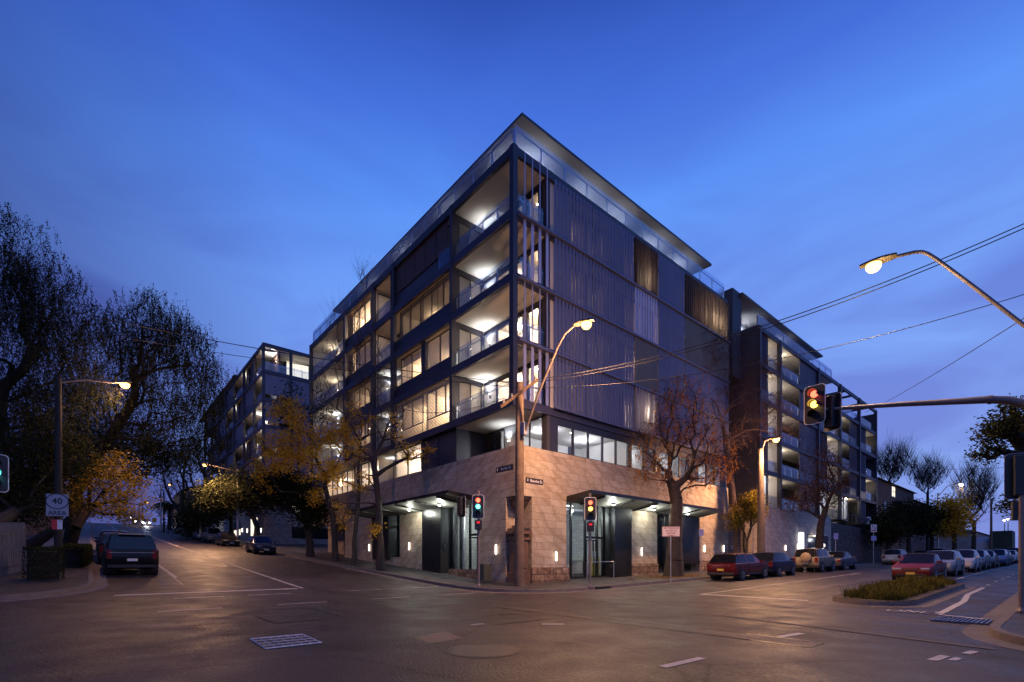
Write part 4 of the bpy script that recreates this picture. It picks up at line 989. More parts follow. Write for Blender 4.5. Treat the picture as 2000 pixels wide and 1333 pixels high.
for i, z in enumerate(LC):
    xe = Re if i < 4 else 47
    mb = MB(); mb.box(Ra, xe, .08, 14, z - .34, z - .02); mb.build('floor_slab', M['soffit'], B3)
    mb = MB(); FR.box(mb, Ra - .1, Re + .1, .12, -.06, z - .36, z); mb.box(Ra - .1, Ra + .06, .061, 14, z - .36, z); mb.build('edge_beam', M['slab'], B3)
for u in cu: mb = MB(); FR.box(mb, u - .15, u + .15, .2, -.14, zt3 - .1, LC[-1] - .01); mb.build('column', M['steel'], B3)
for u in (51.5, 54, 58.5, 61): mb = MB(); mb.box(u, u + .14, .07, 5, LC[-1] - .3, LC[-1] - .05); mb.build('pergola_beam', M['steel'], B3)
mb = MB(); mb.box(Ra + .2, 47, 2.4, 13.8, zt3, LC[-1] - .4); mb.box(47.01, Re - .1, 2.4, 13.8, zt3, LC[3] - .4); mb.box(Re, Re + .15, .05, 6, 1, LC[-1] - .4); mb.box(Ra - .08, Ra + .1, .1, 13.8, zt3, LC[-1] - .4); mb.build('core_wall', M['darkwall'], B3)
IN = F('R', 2.35)
bays = [(28.1, 31.95), (32.4, 41.9), (42.3, 49.0), (49.4, 56.3), (56.7, 63.7)]
for i in range(5):
    z0 = (LC[i - 1] if i else zt3); z1 = LC[i] - .36
    for k, (a0, a1) in enumerate(bays):
        if i == 4 and k >= 2:
            if k > 2: balustrade(FR, a0, a1, -.12, z0, B3, step=1.8)
            continue
        w1 = a0 + (a1 - a0) * .46
        if i == 0 and k in (0, 2, 3):
            window(FR, a0, w1, -.1, z0 + .1, z1, 2, B3); room(FR, a0, w1, -.25, 2, z0 + .1, z1, B3, 50, (.95, .95, 1), M['incool'], 1, seed=k); s0, s1 = w1 + .3, a1
        else:
            # vertical screens over the first part, balcony over the second (they swap in every other bay)
            if k % 2 == 0: sa, sb, s0, s1 = a0, w1, w1 + .25, a1
            else: sa, sb, s0, s1 = w1 + .6, a1, a0, w1 + .45
            if k == 1: louvres(FR, sa, sb, -.05, z0 + .05, z1, M['louvre'], B3, pitch=.12)
            blade_screen(FR, sa, sb, z0 + (.9 if i % 2 else .05), z1, M['blade'], B3, pitch=.22, depth=.2, ang=-.3, n=-.12)
            if i % 2: mb = MB(); FR.box(mb, sa, sb, -.05, -.2, z0, z0 + .84); mb.build('spandrel', M['steel2'], B3)
        balustrade(FR, s0, s1, -.12, z0, B3, step=1.7)
        mb = MB(); m_ = s0 + (s1 - s0) * .42; IN.box(mb, m_, s1, .01, .06, z0, z1); IN.box(mb, s0 - .1, s0, 2.2, .0, z0, z1 + .02); mb.build('side_wall', M['wallin'] if k % 2 else M['darkwall'], B3)
        if k in (0, 1, 2): mb = MB(); IN.box(mb, s0 + .1, s0 + 2.0, .02, .05, z0, z0 + 2.4); mb.build('lit_window', M['e_win'] if (i + k) % 3 else M['curtain'], B3)
        if k < 4 or (i + k) % 2: uplight(F('R', 2.29), m_ + .5, 0, z0 + 1.9, B3, 190 if k < 2 else 140, spill=.4)
        if (i + 2 * k) % 3 == 0: light('balcony_light', ((s0 + s1) / 2, .9, z1 - .35), 26, (1, .82, .6), .08, B3)
# penthouse of that block
mb = MB(); mb.box(29.2, 45.5, 3.2, 12, LC[-1], 24.6); mb.build('penthouse_wall', MATS['pale_blue_cladding'], B3)
mb = MB(); mb.box(25.6, 27.2, 1.2, 12, 17.5, 25.0); mb.build('penthouse_side', M['darkwall'], B3)
roof(26.8, 46.7, .9, 13, 24.75, B3)
balustrade(FR, 28, 47, -.12, LC[-1], B3, h=1.15, step=1.9)
for a in (31.5, 38.5): uplight(F('R', 3.2), a, 0, LC[-1] + 1.3, B3, 75)
# dark recess between the two blocks, with its louvred gate
GP = thing('link_block', 'dark recessed link with louvred gate between the sandstone corner and the farther block', 'building link', (24.8, 2, 1))
mb = MB(); mb.box(22.1, 27.58, 2.6, 3.0, .4, 19.5); mb.build('rear_wall', M['darkwall'], GP)
mb = MB(); z = 1.0
while z < 4.9: mb.box(22.15, 27.1, 1.0, 1.04, z, z + .08); z += .13
mb.build('louvred_gate', M['black'], GP)
mb = MB(); mb.box(22.12, 27.15, 1.1, 2.59, 4.9, 5.3); mb.build('gate_lintel', M['steel'], GP)
mb = MB(); mb.box(27.2, 27.66, .3, .9, .6, 6.3); mb.build('stone_pier', M['stone'], GP)
t_ = text('53', .42, M['signwhite'], GP, (.1, -1.04, 1.9), (R(90), 0, 0), 'street_number')

# ================================================================== trees
def tree(name, label, base, lean_pts, clusters, nclus, leafy, barkm, r0=.3, seed=1, strands=None, twigs=0, tw_len=1.0, group=None, rtip=.012, up=0):
    """base: plan point; lean_pts: trunk points up to the fork; clusters: crown ellipsoids (centre, radii, weight);
    leafy: (material, leaves per tip, spread, length, width); strands: (count, length) of hanging sprays"""
    rg = random.Random(seed)
    zb = path_z(*base) if base[0] > -900 else 0
    T = thing(name, label, 'tree', (base[0], base[1], zb), 0, group)
    nodes = []; par = []; pl_ = np.zeros(40000)
    def add(p, pa):
        nodes.append(Vector(p)); par.append(pa); k = len(nodes) - 1
        if pa >= 0 and k < 40000: pl_[k] = pl_[pa] + (nodes[k] - nodes[pa]).length
        return k
    cur = add((base[0], base[1], zb - .1), -1)
    prev = nodes[0]
    for q in lean_pts:
        q = Vector(q); k = max(1, int((q - prev).length / .8))
        for i in range(1, k + 1):
            j = prev.lerp(q, i / k); cur = add(j + Vector((rg.uniform(-.04, .04), rg.uniform(-.04, .04), 0)), cur)
        prev = q
    trunk_n = len(nodes); minh = max(2, int(trunk_n * .6))
    tw = sum(c[2] for c in clusters); tg = []
    for c, rd, wt in clusters:
        for _ in range(int(nclus * wt / tw)):
            while True:
                v = Vector((rg.uniform(-1, 1), rg.uniform(-1, 1), rg.uniform(-1, 1)))
                if .25 < v.length < 1: break
            tg.append(Vector((c[0] + v.x * rd[0], c[1] + v.y * rd[1], c[2] + v.z * rd[2])))
    top = nodes[trunk_n - 1]; tg.sort(key=lambda p: (p - top).length); tips = []
    arr = np.zeros((40000, 3)); cnt = len(nodes)
    for i, p in enumerate(nodes): arr[i] = p
    for p in tg:
        lo = minh
        d = np.sqrt(((arr[lo:cnt] - np.array(p)) ** 2).sum(1)) + np.maximum(0, arr[lo:cnt, 2] - p.z) * .5 + (pl_[lo:cnt] - pl_[lo]) * .42
        k = lo + int(d.argmin()); a = nodes[k]; ds = (p - a).length
        if ds < .15: continue
        n = max(1, int(ds / .55)); c = k; mid = a.lerp(p, .5) + Vector((0, 0, ds * (.10 if not strands else .13)))
        for i in range(1, n + 1):
            t = i / n; q = a * (1 - t) ** 2 + mid * 2 * t * (1 - t) + p * t * t
            if i < n: q += Vector((rg.gauss(0, .05), rg.gauss(0, .05), rg.gauss(0, .05)))
            c = add(q, c); arr[cnt] = q; cnt += 1
            if cnt > 39000: break
        tips.append(c)
    w = [0] * len(nodes); kids = [0] * len(nodes)
    for i in range(len(nodes) - 1, 0, -1):
        if kids[i] == 0: w[i] = 1
        w[par[i]] += w[i]; kids[par[i]] += 1
    W0 = w[trunk_n - 1]
    rad = [max(rtip, r0 * .82 * (x / W0) ** .70) for x in w]
    for i in range(trunk_n): rad[i] = r0 * (1 + .55 * math.exp(-i * .9)) * (1 - .16 * i / trunk_n)
    V = []; Fc = []; TV = []; TF = []
    tipset = []
    def cone(a, b, ra, rb, seg, V=V, Fc=Fc):
        d = (b - a); 
        if d.length < 1e-5: return
        d.normalize(); x = d.orthogonal().normalized(); y = d.cross(x); bb = len(V)
        for p, r_ in ((a, ra), (b, rb)):
            for k in range(seg): t = 6.28318 * k / seg; V.append(tuple(p + x * (math.cos(t) * r_) + y * (math.sin(t) * r_)))
        for k in range(seg): Fc.append((bb + k, bb + (k + 1) % seg, bb + seg + (k + 1) % seg, bb + seg + k))
    for i in range(1, len(nodes)):
        p = par[i]; r1 = min(rad[p], rad[i] * 1.6) if i >= trunk_n else rad[p]
        cone(nodes[p], nodes[i], r1, rad[i], 10 if rad[i] > .1 else (5 if rad[i] > .03 else 3))
    for ti in tips:
        if twigs:
            for _ in range(twigs):
                a = nodes[ti]; L_ = tw_len * rg.uniform(.4, 1); az = rg.uniform(0, 6.28)
                d = Vector((math.cos(az) * .6, math.sin(az) * .6, up + rg.uniform(-.2, .4))); q = a
                for s_ in range(3):
                    q2 = q + d * (L_ / 3); cone(q, q2, rtip * (.9 - .25 * s_), rtip * (.65 - .25 * s_) + .001, 3, TV, TF); q = q2
                    if strands: d = d + Vector((0, 0, -.55))
                    d = d + Vector((rg.gauss(0, .12), rg.gauss(0, .12), rg.gauss(0, .08)))
                    if rg.random() < .6: e = q + Vector((rg.gauss(0, .2), rg.gauss(0, .2), rg.gauss(-.15 if strands else .12, .15))); cone(q, e, rtip * .4, .001, 3, TV, TF)
                tipset.append(q)
    mb = MB(); mb.v = V; mb.f = Fc; mb.m = [0] * len(Fc); tr = mb.build('trunk', barkm, T, recalc=False, uv=False, smooth=60)
    if TV: mb = MB(); mb.v = TV; mb.f = TF; mb.m = [0] * len(TF); mb.build('twigs' if leafy else 'crown', barkm, T, recalc=False, uv=False)
    if leafy:
        lm, per, spread, ll, lw = leafy
        C = []; D = []
        for ti in tips:
            p = nodes[ti]
            if strands:
                for _ in range(strands[0]):
                    s0 = p + Vector((rg.gauss(0, spread), rg.gauss(0, spread), rg.gauss(0, spread * .6))); ln = strands[1] * rg.uniform(.35, 1.1); sway = Vector((rg.gauss(0, .18), rg.gauss(0, .18), 0))
                    for k in range(per):
                        t = (k + rg.random()) / per; C.append(s0 + sway * t * ln + Vector((rg.gauss(0, .035), rg.gauss(0, .035), -t * ln))); D.append(Vector((rg.gauss(0, .55), rg.gauss(0, .55), -.75)))
            else:
                for _ in range(per):
                    C.append(p + Vector((rg.gauss(0, spread), rg.gauss(0, spread), rg.gauss(0, spread * .75)))); D.append(Vector((rg.gauss(0, 1), rg.gauss(0, 1), rg.gauss(-.25, .6))))
        n = len(C)
        Cn = np.array(C).reshape(-1, 3); Dn = np.array(D).reshape(-1, 3); Dn /= np.linalg.norm(Dn, axis=1)[:, None] + 1e-9
        rs = np.random.RandomState(seed); Q = np.cross(Dn, rs.normal(size=(n, 3))); Q /= np.linalg.norm(Q, axis=1)[:, None] + 1e-9
        sc = rs.uniform(.6, 1.35, (n, 1)); a = Cn - Dn * ll / 2 * sc; b = Cn + Dn * ll / 2 * sc; s = Q * lw / 2 * sc
        VV = np.stack([a, Cn + s, b, Cn - s], 1).reshape(-1, 3)
        mb = MB(); mb.v = VV.tolist(); mb.f = [(4 * i, 4 * i + 1, 4 * i + 2, 4 * i + 3) for i in range(n)]; mb.m = [0] * n
        mb.build('crown', lm, T, recalc=False, uv=False)
    return T
LM = {}
LM['pepper'] = leafmat('pepper_tree_leaf', (.016, .020, .014), (.042, .046, .022), .3)
LM['yellow'] = leafmat('yellow_autumn_leaf', (.55, .30, .025), (.80, .50, .05), .45)
LM['yellowgreen'] = leafmat('yellow_green_leaf', (.30, .20, .025), (.52, .36, .05), .4)
LM['dark'] = leafmat('dark_evergreen_leaf', (.018, .022, .014), (.045, .05, .022), .2)
LM['rust'] = leafmat('rust_autumn_leaf', (.36, .12, .025), (.58, .25, .05), .4)
LM['olive'] = leafmat('olive_leaf', (.12, .09, .015), (.26, .19, .03), .35)
LM['redbrown'] = leafmat('red_brown_leaf', (.13, .05, .03), (.22, .09, .04), .3)
def cl(px, py, rx, ry, d, wt=1, dd=None):
    """crown ellipsoid: centre at a picture point and depth, radii in metres from picture sizes"""
    c = W3(px, py, d); r1 = rx / FPX * d; return (c, (r1, r1, ry / FPX * d) if dd is None else (dd, dd, ry / FPX * d), wt)
def tr_pts(*a): return [W3(*q) for q in a]
# left hand side of the uphill street
b = PW(-30, 23); tree('pepper_tree', 'tallest dark weeping tree behind the traffic light with only a green lens', b, [W3(-20, 900, 23), W3(0, 760, 23.3)],
    [cl(-40, 520, 95, 110, 23, 1.2), cl(25, 500, 75, 80, 24, .8), cl(95, 580, 80, 75, 24, 1.1), cl(140, 640, 70, 70, 24.5, .9), cl(20, 680, 120, 90, 23, 1.6), cl(120, 740, 90, 80, 24, 1.1), cl(-30, 820, 110, 100, 23, 1.3), cl(70, 850, 90, 70, 23, .8)], 620, (LM['pepper'], 14, .36, .12, .038), M['bark_d'], .34, 11, strands=(9, 1.2), twigs=2, tw_len=.8)
b = (-16.9, 24.5); tree('pepper_tree', 'broad weeping tree leaning over the uphill street, its crown around the orange lamp', b, [W3(150, 960, 31), W3(200, 880, 30.5), W3(250, 800, 30)],
    [cl(250, 640, 50, 55, 30, .6), cl(310, 620, 50, 50, 30, .7), cl(355, 660, 50, 60, 30, .8), cl(235, 700, 60, 60, 30, .8), cl(320, 730, 80, 80, 30, 1.5), cl(395, 740, 42, 70, 30, .8), cl(250, 820, 80, 70, 30, 1.0), cl(340, 850, 70, 60, 31, .9), cl(390, 840, 40, 60, 31, .5), cl(170, 780, 60, 70, 31, .6)], 600, (LM['pepper'], 13, .42, .14, .044), M['bark_d'], .32, 12, strands=(8, 1.4), twigs=2, tw_len=.9)
b = (-17.0, 19.6); tree('autumn_tree', 'yellow-green tree lit from above by the lamp, arching over the parked black four-wheel drive', b, [W3(150, 1030, 27), W3(175, 990, 27.5)],
    [cl(160, 930, 55, 40, 27.5, 1), cl(215, 930, 50, 45, 28, 1.1), cl(250, 975, 45, 40, 28.5, 1), cl(175, 985, 60, 30, 28, 1), cl(120, 970, 45, 40, 27, .7), cl(255, 1010, 25, 15, 29, .3)], 230, (LM['yellowgreen'], 46, .34, .17, .06), M['bark'], .26, 13, twigs=1, tw_len=.5)
b = (-21.0, 9.5); tree('evergreen_tree', 'dense dark evergreen filling the corner behind the picket fence', b, [W3(30, 1000, 22)],
    [cl(30, 930, 60, 55, 23.5, 1.2), cl(90, 900, 60, 55, 24, 1), cl(60, 990, 45, 40, 23, .7), cl(-30, 920, 60, 80, 22, 1), cl(130, 880, 50, 50, 25, .6)], 210, (LM['dark'], 90, .4, .15, .07), M['bark_d'], .3, 14)
b = (-19.5, 34); tree('evergreen_tree', 'dark tree standing behind the yellow-green leaning one', b, [W3(160, 1000, 38)],
    [cl(170, 880, 70, 70, 38, 1), cl(240, 890, 60, 60, 38, 1), cl(120, 820, 70, 70, 38, 1), cl(330, 900, 50, 40, 40, .6)], 170, (LM['dark'], 80, .6, .24, .1), M['bark_d'], .35, 15)
# building side of the uphill street
b = PW(745, 29.6); tree('autumn_tree', 'slender half-bare street tree with yellow leaf tufts beside the canopy of the uphill shop front', b, [W3(742, 1040, 29.6), W3(738, 960, 29.6), W3(728, 900, 29.6)],
    [cl(805, 880, 32, 20, 29, .5), cl(828, 885, 14, 20, 29, .35), cl(765, 840, 30, 25, 29.5, .3), cl(700, 880, 25, 25, 29.5, .5), cl(692, 935, 30, 15, 29.5, .4), cl(668, 1010, 12, 35, 29.5, .3), cl(732, 1045, 12, 22, 29, .25), cl(700, 810, 40, 30, 30, .45), cl(720, 950, 25, 12, 29.5, .2)], 46, (LM['yellow'], 60, .22, .15, .055), M['bark'], .2, 21, twigs=4, tw_len=.9)
b = PW(690, 32.5); tree('bare_tree', 'leafless fan of fine branches rising before the lower balconies of the corner block', b, [W3(700, 960, 32.5), W3(702, 860, 32.5)],
    [cl(665, 680, 45, 70, 32.5, 1), cl(720, 690, 45, 90, 32.5, 1), cl(640, 780, 40, 50, 32.5, .8), cl(760, 800, 45, 50, 32.5, .7), cl(700, 560, 25, 50, 32.5, .25)], 120, None, M['bark'], .14, 22, twigs=6, tw_len=1.5, rtip=.009, up=1.1)
b = PW(655, 36.5); tree('autumn_tree', 'full golden-leaved tree in front of the farther block', b, [W3(650, 1010, 36.5), W3(635, 950, 36.5)],
    [cl(590, 850, 50, 45, 36.5, 1), cl(530, 880, 45, 40, 36.5, .9), cl(650, 850, 40, 35, 36.5, .8), cl(610, 910, 60, 40, 36.5, 1.2), cl(640, 935, 24, 25, 36.5, .3), cl(560, 800, 40, 25, 37, .5), cl(515, 930, 30, 30, 36.5, .3), cl(620, 970, 14, 14, 36.5, .2)], 150, (LM['yellow'], 58, .32, .22, .08), M['bark'], .2, 23, twigs=1, tw_len=.7)
b = PW(606, 40); tree('evergreen_tree', 'round dark tree with orange-lit trunk under the golden one', b, [W3(604, 1040, 40), W3(592, 1000, 40)],
    [cl(570, 965, 55, 38, 40, 1.2), cl(610, 1000, 32, 30, 40, .7), cl(535, 950, 30, 30, 40, .5), cl(590, 800, 60, 40, 41, .3)], 130, (LM['dark'], 110, .5, .22, .1), M['bark'], .24, 24)
b = PW(500, 55); tree('evergreen_tree', 'dark spreading tree with a bent trunk in front of the shop windows up the hill', b, [W3(502, 1030, 55), W3(490, 1000, 55)],
    [cl(470, 960, 45, 35, 55, 1), cl(430, 970, 35, 35, 56, .8), cl(505, 975, 25, 20, 55, .4)], 110, (LM['dark'], 110, .7, .3, .13), M['bark'], .28, 25)
b = PW(452, 60); tree('evergreen_tree', 'straight-trunked dark tree farther up the hill', b, [W3(452, 1000, 60)], [cl(450, 965, 30, 35, 60, 1), cl(425, 990, 22, 22, 60, .5)], 60, (LM['dark'], 110, .7, .3, .13), M['bark_d'], .25, 26)
b = PW(368, 80); tree('bare_tree', 'fan-shaped nearly leafless tree at the far end of the uphill street', b, [W3(370, 1000, 80)], [cl(340, 930, 30, 40, 80, 1), cl(385, 920, 35, 45, 80, 1), cl(370, 880, 35, 30, 80, .8), cl(330, 970, 20, 25, 80, .4)], 130, (LM['olive'], 8, .8, .3, .12), M['bark_d'], .45, 27, twigs=4, tw_len=2.4, rtip=.03, up=1)
b = PW(395, 66); tree('street_shrub', 'dark leafy mass at the foot of the block up the hill', b, [W3(395, 1030, 66)], [cl(395, 1005, 28, 30, 66, 1), cl(372, 1020, 20, 18, 68, .6)], 60, (LM['dark'], 110, .8, .35, .16), M['bark_d'], .2, 28)
# right hand street
b = PW(1316, 29.7); tree('autumn_tree', 'big rust-leaved weeping tree with thick dark trunk before the corner block', b, [W3(1318, 1060, 29.7), W3(1320, 1010, 29.7), W3(1322, 975, 29.7)],
    [cl(1290, 860, 50, 50, 29.7, 1), cl(1340, 800, 60, 60, 29.7, 1.2), cl(1370, 860, 55, 55, 29.7, 1), cl(1320, 770, 50, 35, 30, .6), cl(1400, 900, 50, 40, 30, .6), cl(1265, 880, 35, 40, 29.5, .5), cl(1290, 920, 50, 20, 29.5, .4), cl(1370, 930, 50, 25, 29.5, .4)], 360, (LM['rust'], 9, .32, .11, .06), M['bark'], .42, 31, twigs=5, tw_len=1.1, strands=(2, .9), rtip=.008)
b = PW(1440, 37.5); tree('bare_tree', 'wide leafless weeping tree with hair-fine purple-brown twigs behind the rust-leaved one', b, [W3(1440, 1020, 37.5), W3(1425, 930, 37.5), W3(1420, 860, 37.5)],
    [cl(1300, 700, 50, 40, 36, .7), cl(1370, 690, 55, 45, 37, 1), cl(1430, 720, 60, 60, 37.5, 1.3), cl(1490, 740, 40, 60, 37.5, .9), cl(1440, 810, 75, 50, 37.5, 1.2), cl(1510, 820, 40, 50, 37.5, .7), cl(1400, 880, 60, 40, 36, .7)], 330, (LM['redbrown'], 5, .4, .08, .05), mat('purple_brown_twig', (.10, .06, .055), .9), .22, 32, twigs=7, tw_len=2.0, strands=(2, 1.0), rtip=.010)
b = PW(1456, 36.4); tree('small_tree', 'little yellow-green tree on a thin pale stem by the louvred gate', b, [W3(1458, 1060, 36.4), W3(1468, 1030, 36.4)], [cl(1468, 985, 22, 22, 36.4, 1), cl(1440, 1005, 20, 18, 36.4, .7), cl(1475, 1005, 18, 15, 36.4, .5), cl(1435, 1030, 12, 8, 36.4, .2)], 80, (LM['olive'], 70, .26, .15, .08), M['bark'], .1, 33)
b = PW(1600, 44.5); tree('autumn_tree', 'red-brown leaved tree with forked trunk behind the tan four-wheel drive', b, [W3(1601, 1050, 44.5), W3(1602, 1030, 44.5)],
    [cl(1580, 960, 30, 30, 44.5, 1), cl(1620, 965, 35, 35, 44.5, 1), cl(1555, 985, 20, 15, 44.5, .4), cl(1640, 920, 30, 50, 44.5, .7), cl(1600, 910, 30, 45, 44.5, .6)], 150, (LM['redbrown'], 26, .4, .15, .09), M['bark'], .34, 34, twigs=4, tw_len=1.4, rtip=.012, up=.9)
for px, py, d, rx, ry, lb, sd_ in ((1738, 905, 78, 46, 34, 'bare tree with wind-swept twigs beside the end of the long apartment block', 35), (1812, 925, 92, 42, 30, 'bare twiggy tree rising behind the dark hipped roof', 36), (1902, 958, 70, 42, 46, 'round leafless tree standing clear against the sky by the far timber pole', 37)):
    b = PW(px, d); tree('bare_tree', lb, b, [W3(px, py + ry * 1.9, d), W3(px, py + ry * 1.35, d)], [cl(px, py + 4, rx * .8, ry * .9, d, 1), cl(px, py + ry * .75, rx * .45, ry * .5, d, .4)], 190, None, M['bark_d'], .26, sd_, twigs=6, tw_len=2.4, rtip=.024, up=1.2)
b = PW(1863, 64); tree('autumn_tree', 'orange-lit small tree glowing under the far pale street lamp', b, [W3(1864, 1055, 64), W3(1862, 1035, 64)], [cl(1858, 990, 20, 18, 64, 1), cl(1870, 1015, 24, 20, 64, 1), cl(1855, 1035, 22, 14, 64, .7)], 90, (LM['yellow'], 60, .6, .28, .16), M['bark'], .25, 38)
for px, py, d, rx, ry, sd_, lb in ((1775, 1010, 62, 32, 25, 39, 'low dark tree over the white wagon'), (1820, 1015, 66, 34, 28, 40, 'dark tree in the middle of the row under the hipped roof'), (1735, 1030, 60, 22, 30, 41, 'dark tree beside the rubble stone wall')):
    b = PW(px, d); tree('evergreen_tree', lb, b, [W3(px, 1050, d)], [cl(px, py, rx, ry, d, 1)], 70, (LM['dark'], 90, .7, .3, .15), M['bark_d'], .25, sd_)
# tree leaning in from the right, above the dark back of the signal
b = PW(2110, 15.5); tree('overhanging_tree', 'dark leafy branches reaching in above the large black signal back', b, [W3(2100, 1000, 15.5), W3(2080, 880, 15.5)],
    [cl(1970, 835, 40, 28, 15.5, 1), cl(1925, 850, 22, 16, 15.5, .35), cl(1930, 885, 24, 12, 15.5, .4), cl(2010, 820, 60, 50, 15.5, 1.2), cl(1985, 795, 28, 10, 15.5, .3), cl(1990, 985, 30, 12, 15.5, .35), cl(2080, 860, 70, 70, 15.5, 1)], 130, (LM['dark'], 60, .16, .13, .045), M['bark_d'], .2, 42)
# leaf litter at the foot of the rust tree
lx, ly = PW(1316, 29.7)
def litter(rg):
    a = rg.uniform(0, 6.28); q = abs(rg.gauss(0, 1)); return lx + math.cos(a) * q * 2.4, max(-3.4, min(-.4, ly + math.sin(a) * q * .9))
mb = MB(); rg = random.Random(4)
for _ in range(2600):
    x, y = litter(rg); z = path_z(x, y) + .012 + rg.random() * .03; a = rg.uniform(0, 6.28); l, w_ = rg.uniform(.03, .07), rg.uniform(.015, .035)
    c, s = math.cos(a), math.sin(a); t = rg.uniform(-.02, .02)
    mb.face([(x - c * l, y - s * l, z + t), (x - s * w_, y + c * w_, z), (x + c * l, y + s * l, z - t + .01), (x + s * w_, y - c * w_, z)])
M['litterleaf'] = leafmat('fallen_leaf', (.16, .09, .03), (.34, .2, .07), .1)
tag(mb.build('fallen_leaves', M['litterleaf'], recalc=False, uv=False), 'fallen leaves scattered round the foot of the rust-leaved tree', 'leaves', kind='stuff')
# ================================================================== street furniture
def signal(label, loc, face, hgt, lit, visor_left=True, pole_top=None, ped=True, back_only=False, name='traffic_light', pole=True, sz=1.0):
    """face: heading (radians) of the lenses' outward direction; local +Y is the viewing side"""
    T = thing(name, label, 'traffic light', loc, face - math.pi / 2)
    if pole:
        p = MB(); p.tube([(0, -.12, -.1), (0, -.12, pole_top)], .06, 12); p.lathe([(.1, 0), (.1, .05), (.065, .12)], (0, -.12, 0), seg=12); p.build('pole', mat('signal_pole', (.20, .16, .15), .5, .3, noise=(3, .2)) if 'signal_pole' not in MATS else MATS['signal_pole'], T, local=True)
    zc = hgt
    def rrect(w_, h_, r_, y0, y1, mb, m=0):
        pts = []
        for cx, cy, a in ((w_ / 2 - r_, h_ / 2 - r_, 0), (-w_ / 2 + r_, h_ / 2 - r_, 90), (-w_ / 2 + r_, -h_ / 2 + r_, 180), (w_ / 2 - r_, -h_ / 2 + r_, 270)):
            for k in range(6): t = R(a + 18 * k); pts.append((cx + r_ * math.cos(t), zc + cy + r_ * math.sin(t)))
        n = len(pts); b = len(mb.v); mb.v += [(x, y0, z) for x, z in pts] + [(x, y1, z) for x, z in pts]
        mb.f.append(tuple(range(b, b + n))); mb.m.append(m); mb.f.append(tuple(b + n + i for i in range(n))[::-1]); mb.m.append(m)
        for i in range(n): mb.f.append((b + i, b + (i + 1) % n, b + n + (i + 1) % n, b + n + i)); mb.m.append(m)
    w_, h_ = .58 * sz, 1.16 * sz
    bp = MB(); rrect(w_, h_, .11 * sz, 0, .012, bp, 0); rrect(w_ - .045, h_ - .045, .095 * sz, .0125, .02, bp, 1); rrect(w_ - .02, h_ - .02, .1 * sz, -.012, -.001, bp, 1)
    bpo = bp.build('backplate', [M['signwhite'], M['signblack']], T, local=True)
    hb = MB(); hb.box(-.14 * sz, .14 * sz, -.2, -.013, zc - .5 * sz, zc + .5 * sz); hb.build('housing', M['signblack'], T, local=True, bevel=.02)
    for k, z in enumerate((.31, 0, -.31)):
        st = lit[k]; rr = .105 * sz
        L_ = MB(); L_.lathe([(rr, .022), (rr, .034), (rr * .5, .05)], (0, 0, zc + z * sz), axis='y', seg=18)
        lo = L_.build('lens', st if st else M['lens_off'], T, local=True)
        v = MB(); n = 14; b = 0
        for i in range(n):
            a0, a1 = R(-25 + 230 * i / n), R(-25 + 230 * (i + 1) / n); r2 = rr * 1.18
            q = [(r2 * math.cos(a), z * sz + zc + r2 * math.sin(a)) for a in (a0, a1)]
            v.face([(q[0][0], .021, q[0][1]), (q[1][0], .021, q[1][1]), (q[1][0] * .97, .25 * sz, q[1][1] - .01), (q[0][0] * .97, .25 * sz, q[0][1] - .01)])
        v.build('visor', M['signblack'], lo, local=True, recalc=False)
        if st: light('signal_glow', (0, .32, zc + z * sz), 3.2, {'red': (1, .12, .06), 'amb': (1, .6, .1), 'gre': (.1, 1, .9)}[st.name[:3]], .06).parent = T
    if ped:
        pb = MB(); pb.box(-.16, .16, -.12, .05, zc - 1.12 * sz, zc - .66 * sz); q = pb.build('pedestrian_box', M['signblack'], T, local=True, bevel=.015)
        g = MB(); g.box(-.08, .06, .051, .06, zc - .82 * sz, zc - .72 * sz); g.build('pedestrian_lens', glow('dim_red_light', (1, .04, .05), .9) , q, local=True)
    return T
camdir = lambda u, v: math.atan2(CAM[1] - v, CAM[0] - u)
eR, eA, eG = M['e_red'], M['e_amber'], M['e_green']
u, v = PW(934, 22.2); z = path_z(u, v); zc = EYE + (1100 - 990) / FPX * 22.2 - z
signal('traffic light showing red and green on a slim pole beside the utility cabinet', (u, v, z), camdir(u, v) - .12, zc, (eR, eG, None), pole_top=zc + .75, sz=.93)
u2, v2 = PW(902, 23.0); 
signal('dark back of a traffic light seen edge-on before the shop window with grey blockwork', (u2, v2, path_z(u2, v2)), camdir(u2, v2) + 2.3, EYE + (1100 - 990) / FPX * 23 - path_z(u2, v2), (None, None, None), pole=False, ped=False, sz=.85)
u, v = PW(1153, 22.0); z = path_z(u, v); zc = EYE + (1100 - 994.5) / FPX * 22.0 - z
signal('traffic light showing red and amber on a slim pole before the corner shop entrance', (u, v, z), camdir(u, v) + .12, zc, (eR, eA, None), pole_top=zc + .72, sz=.9)
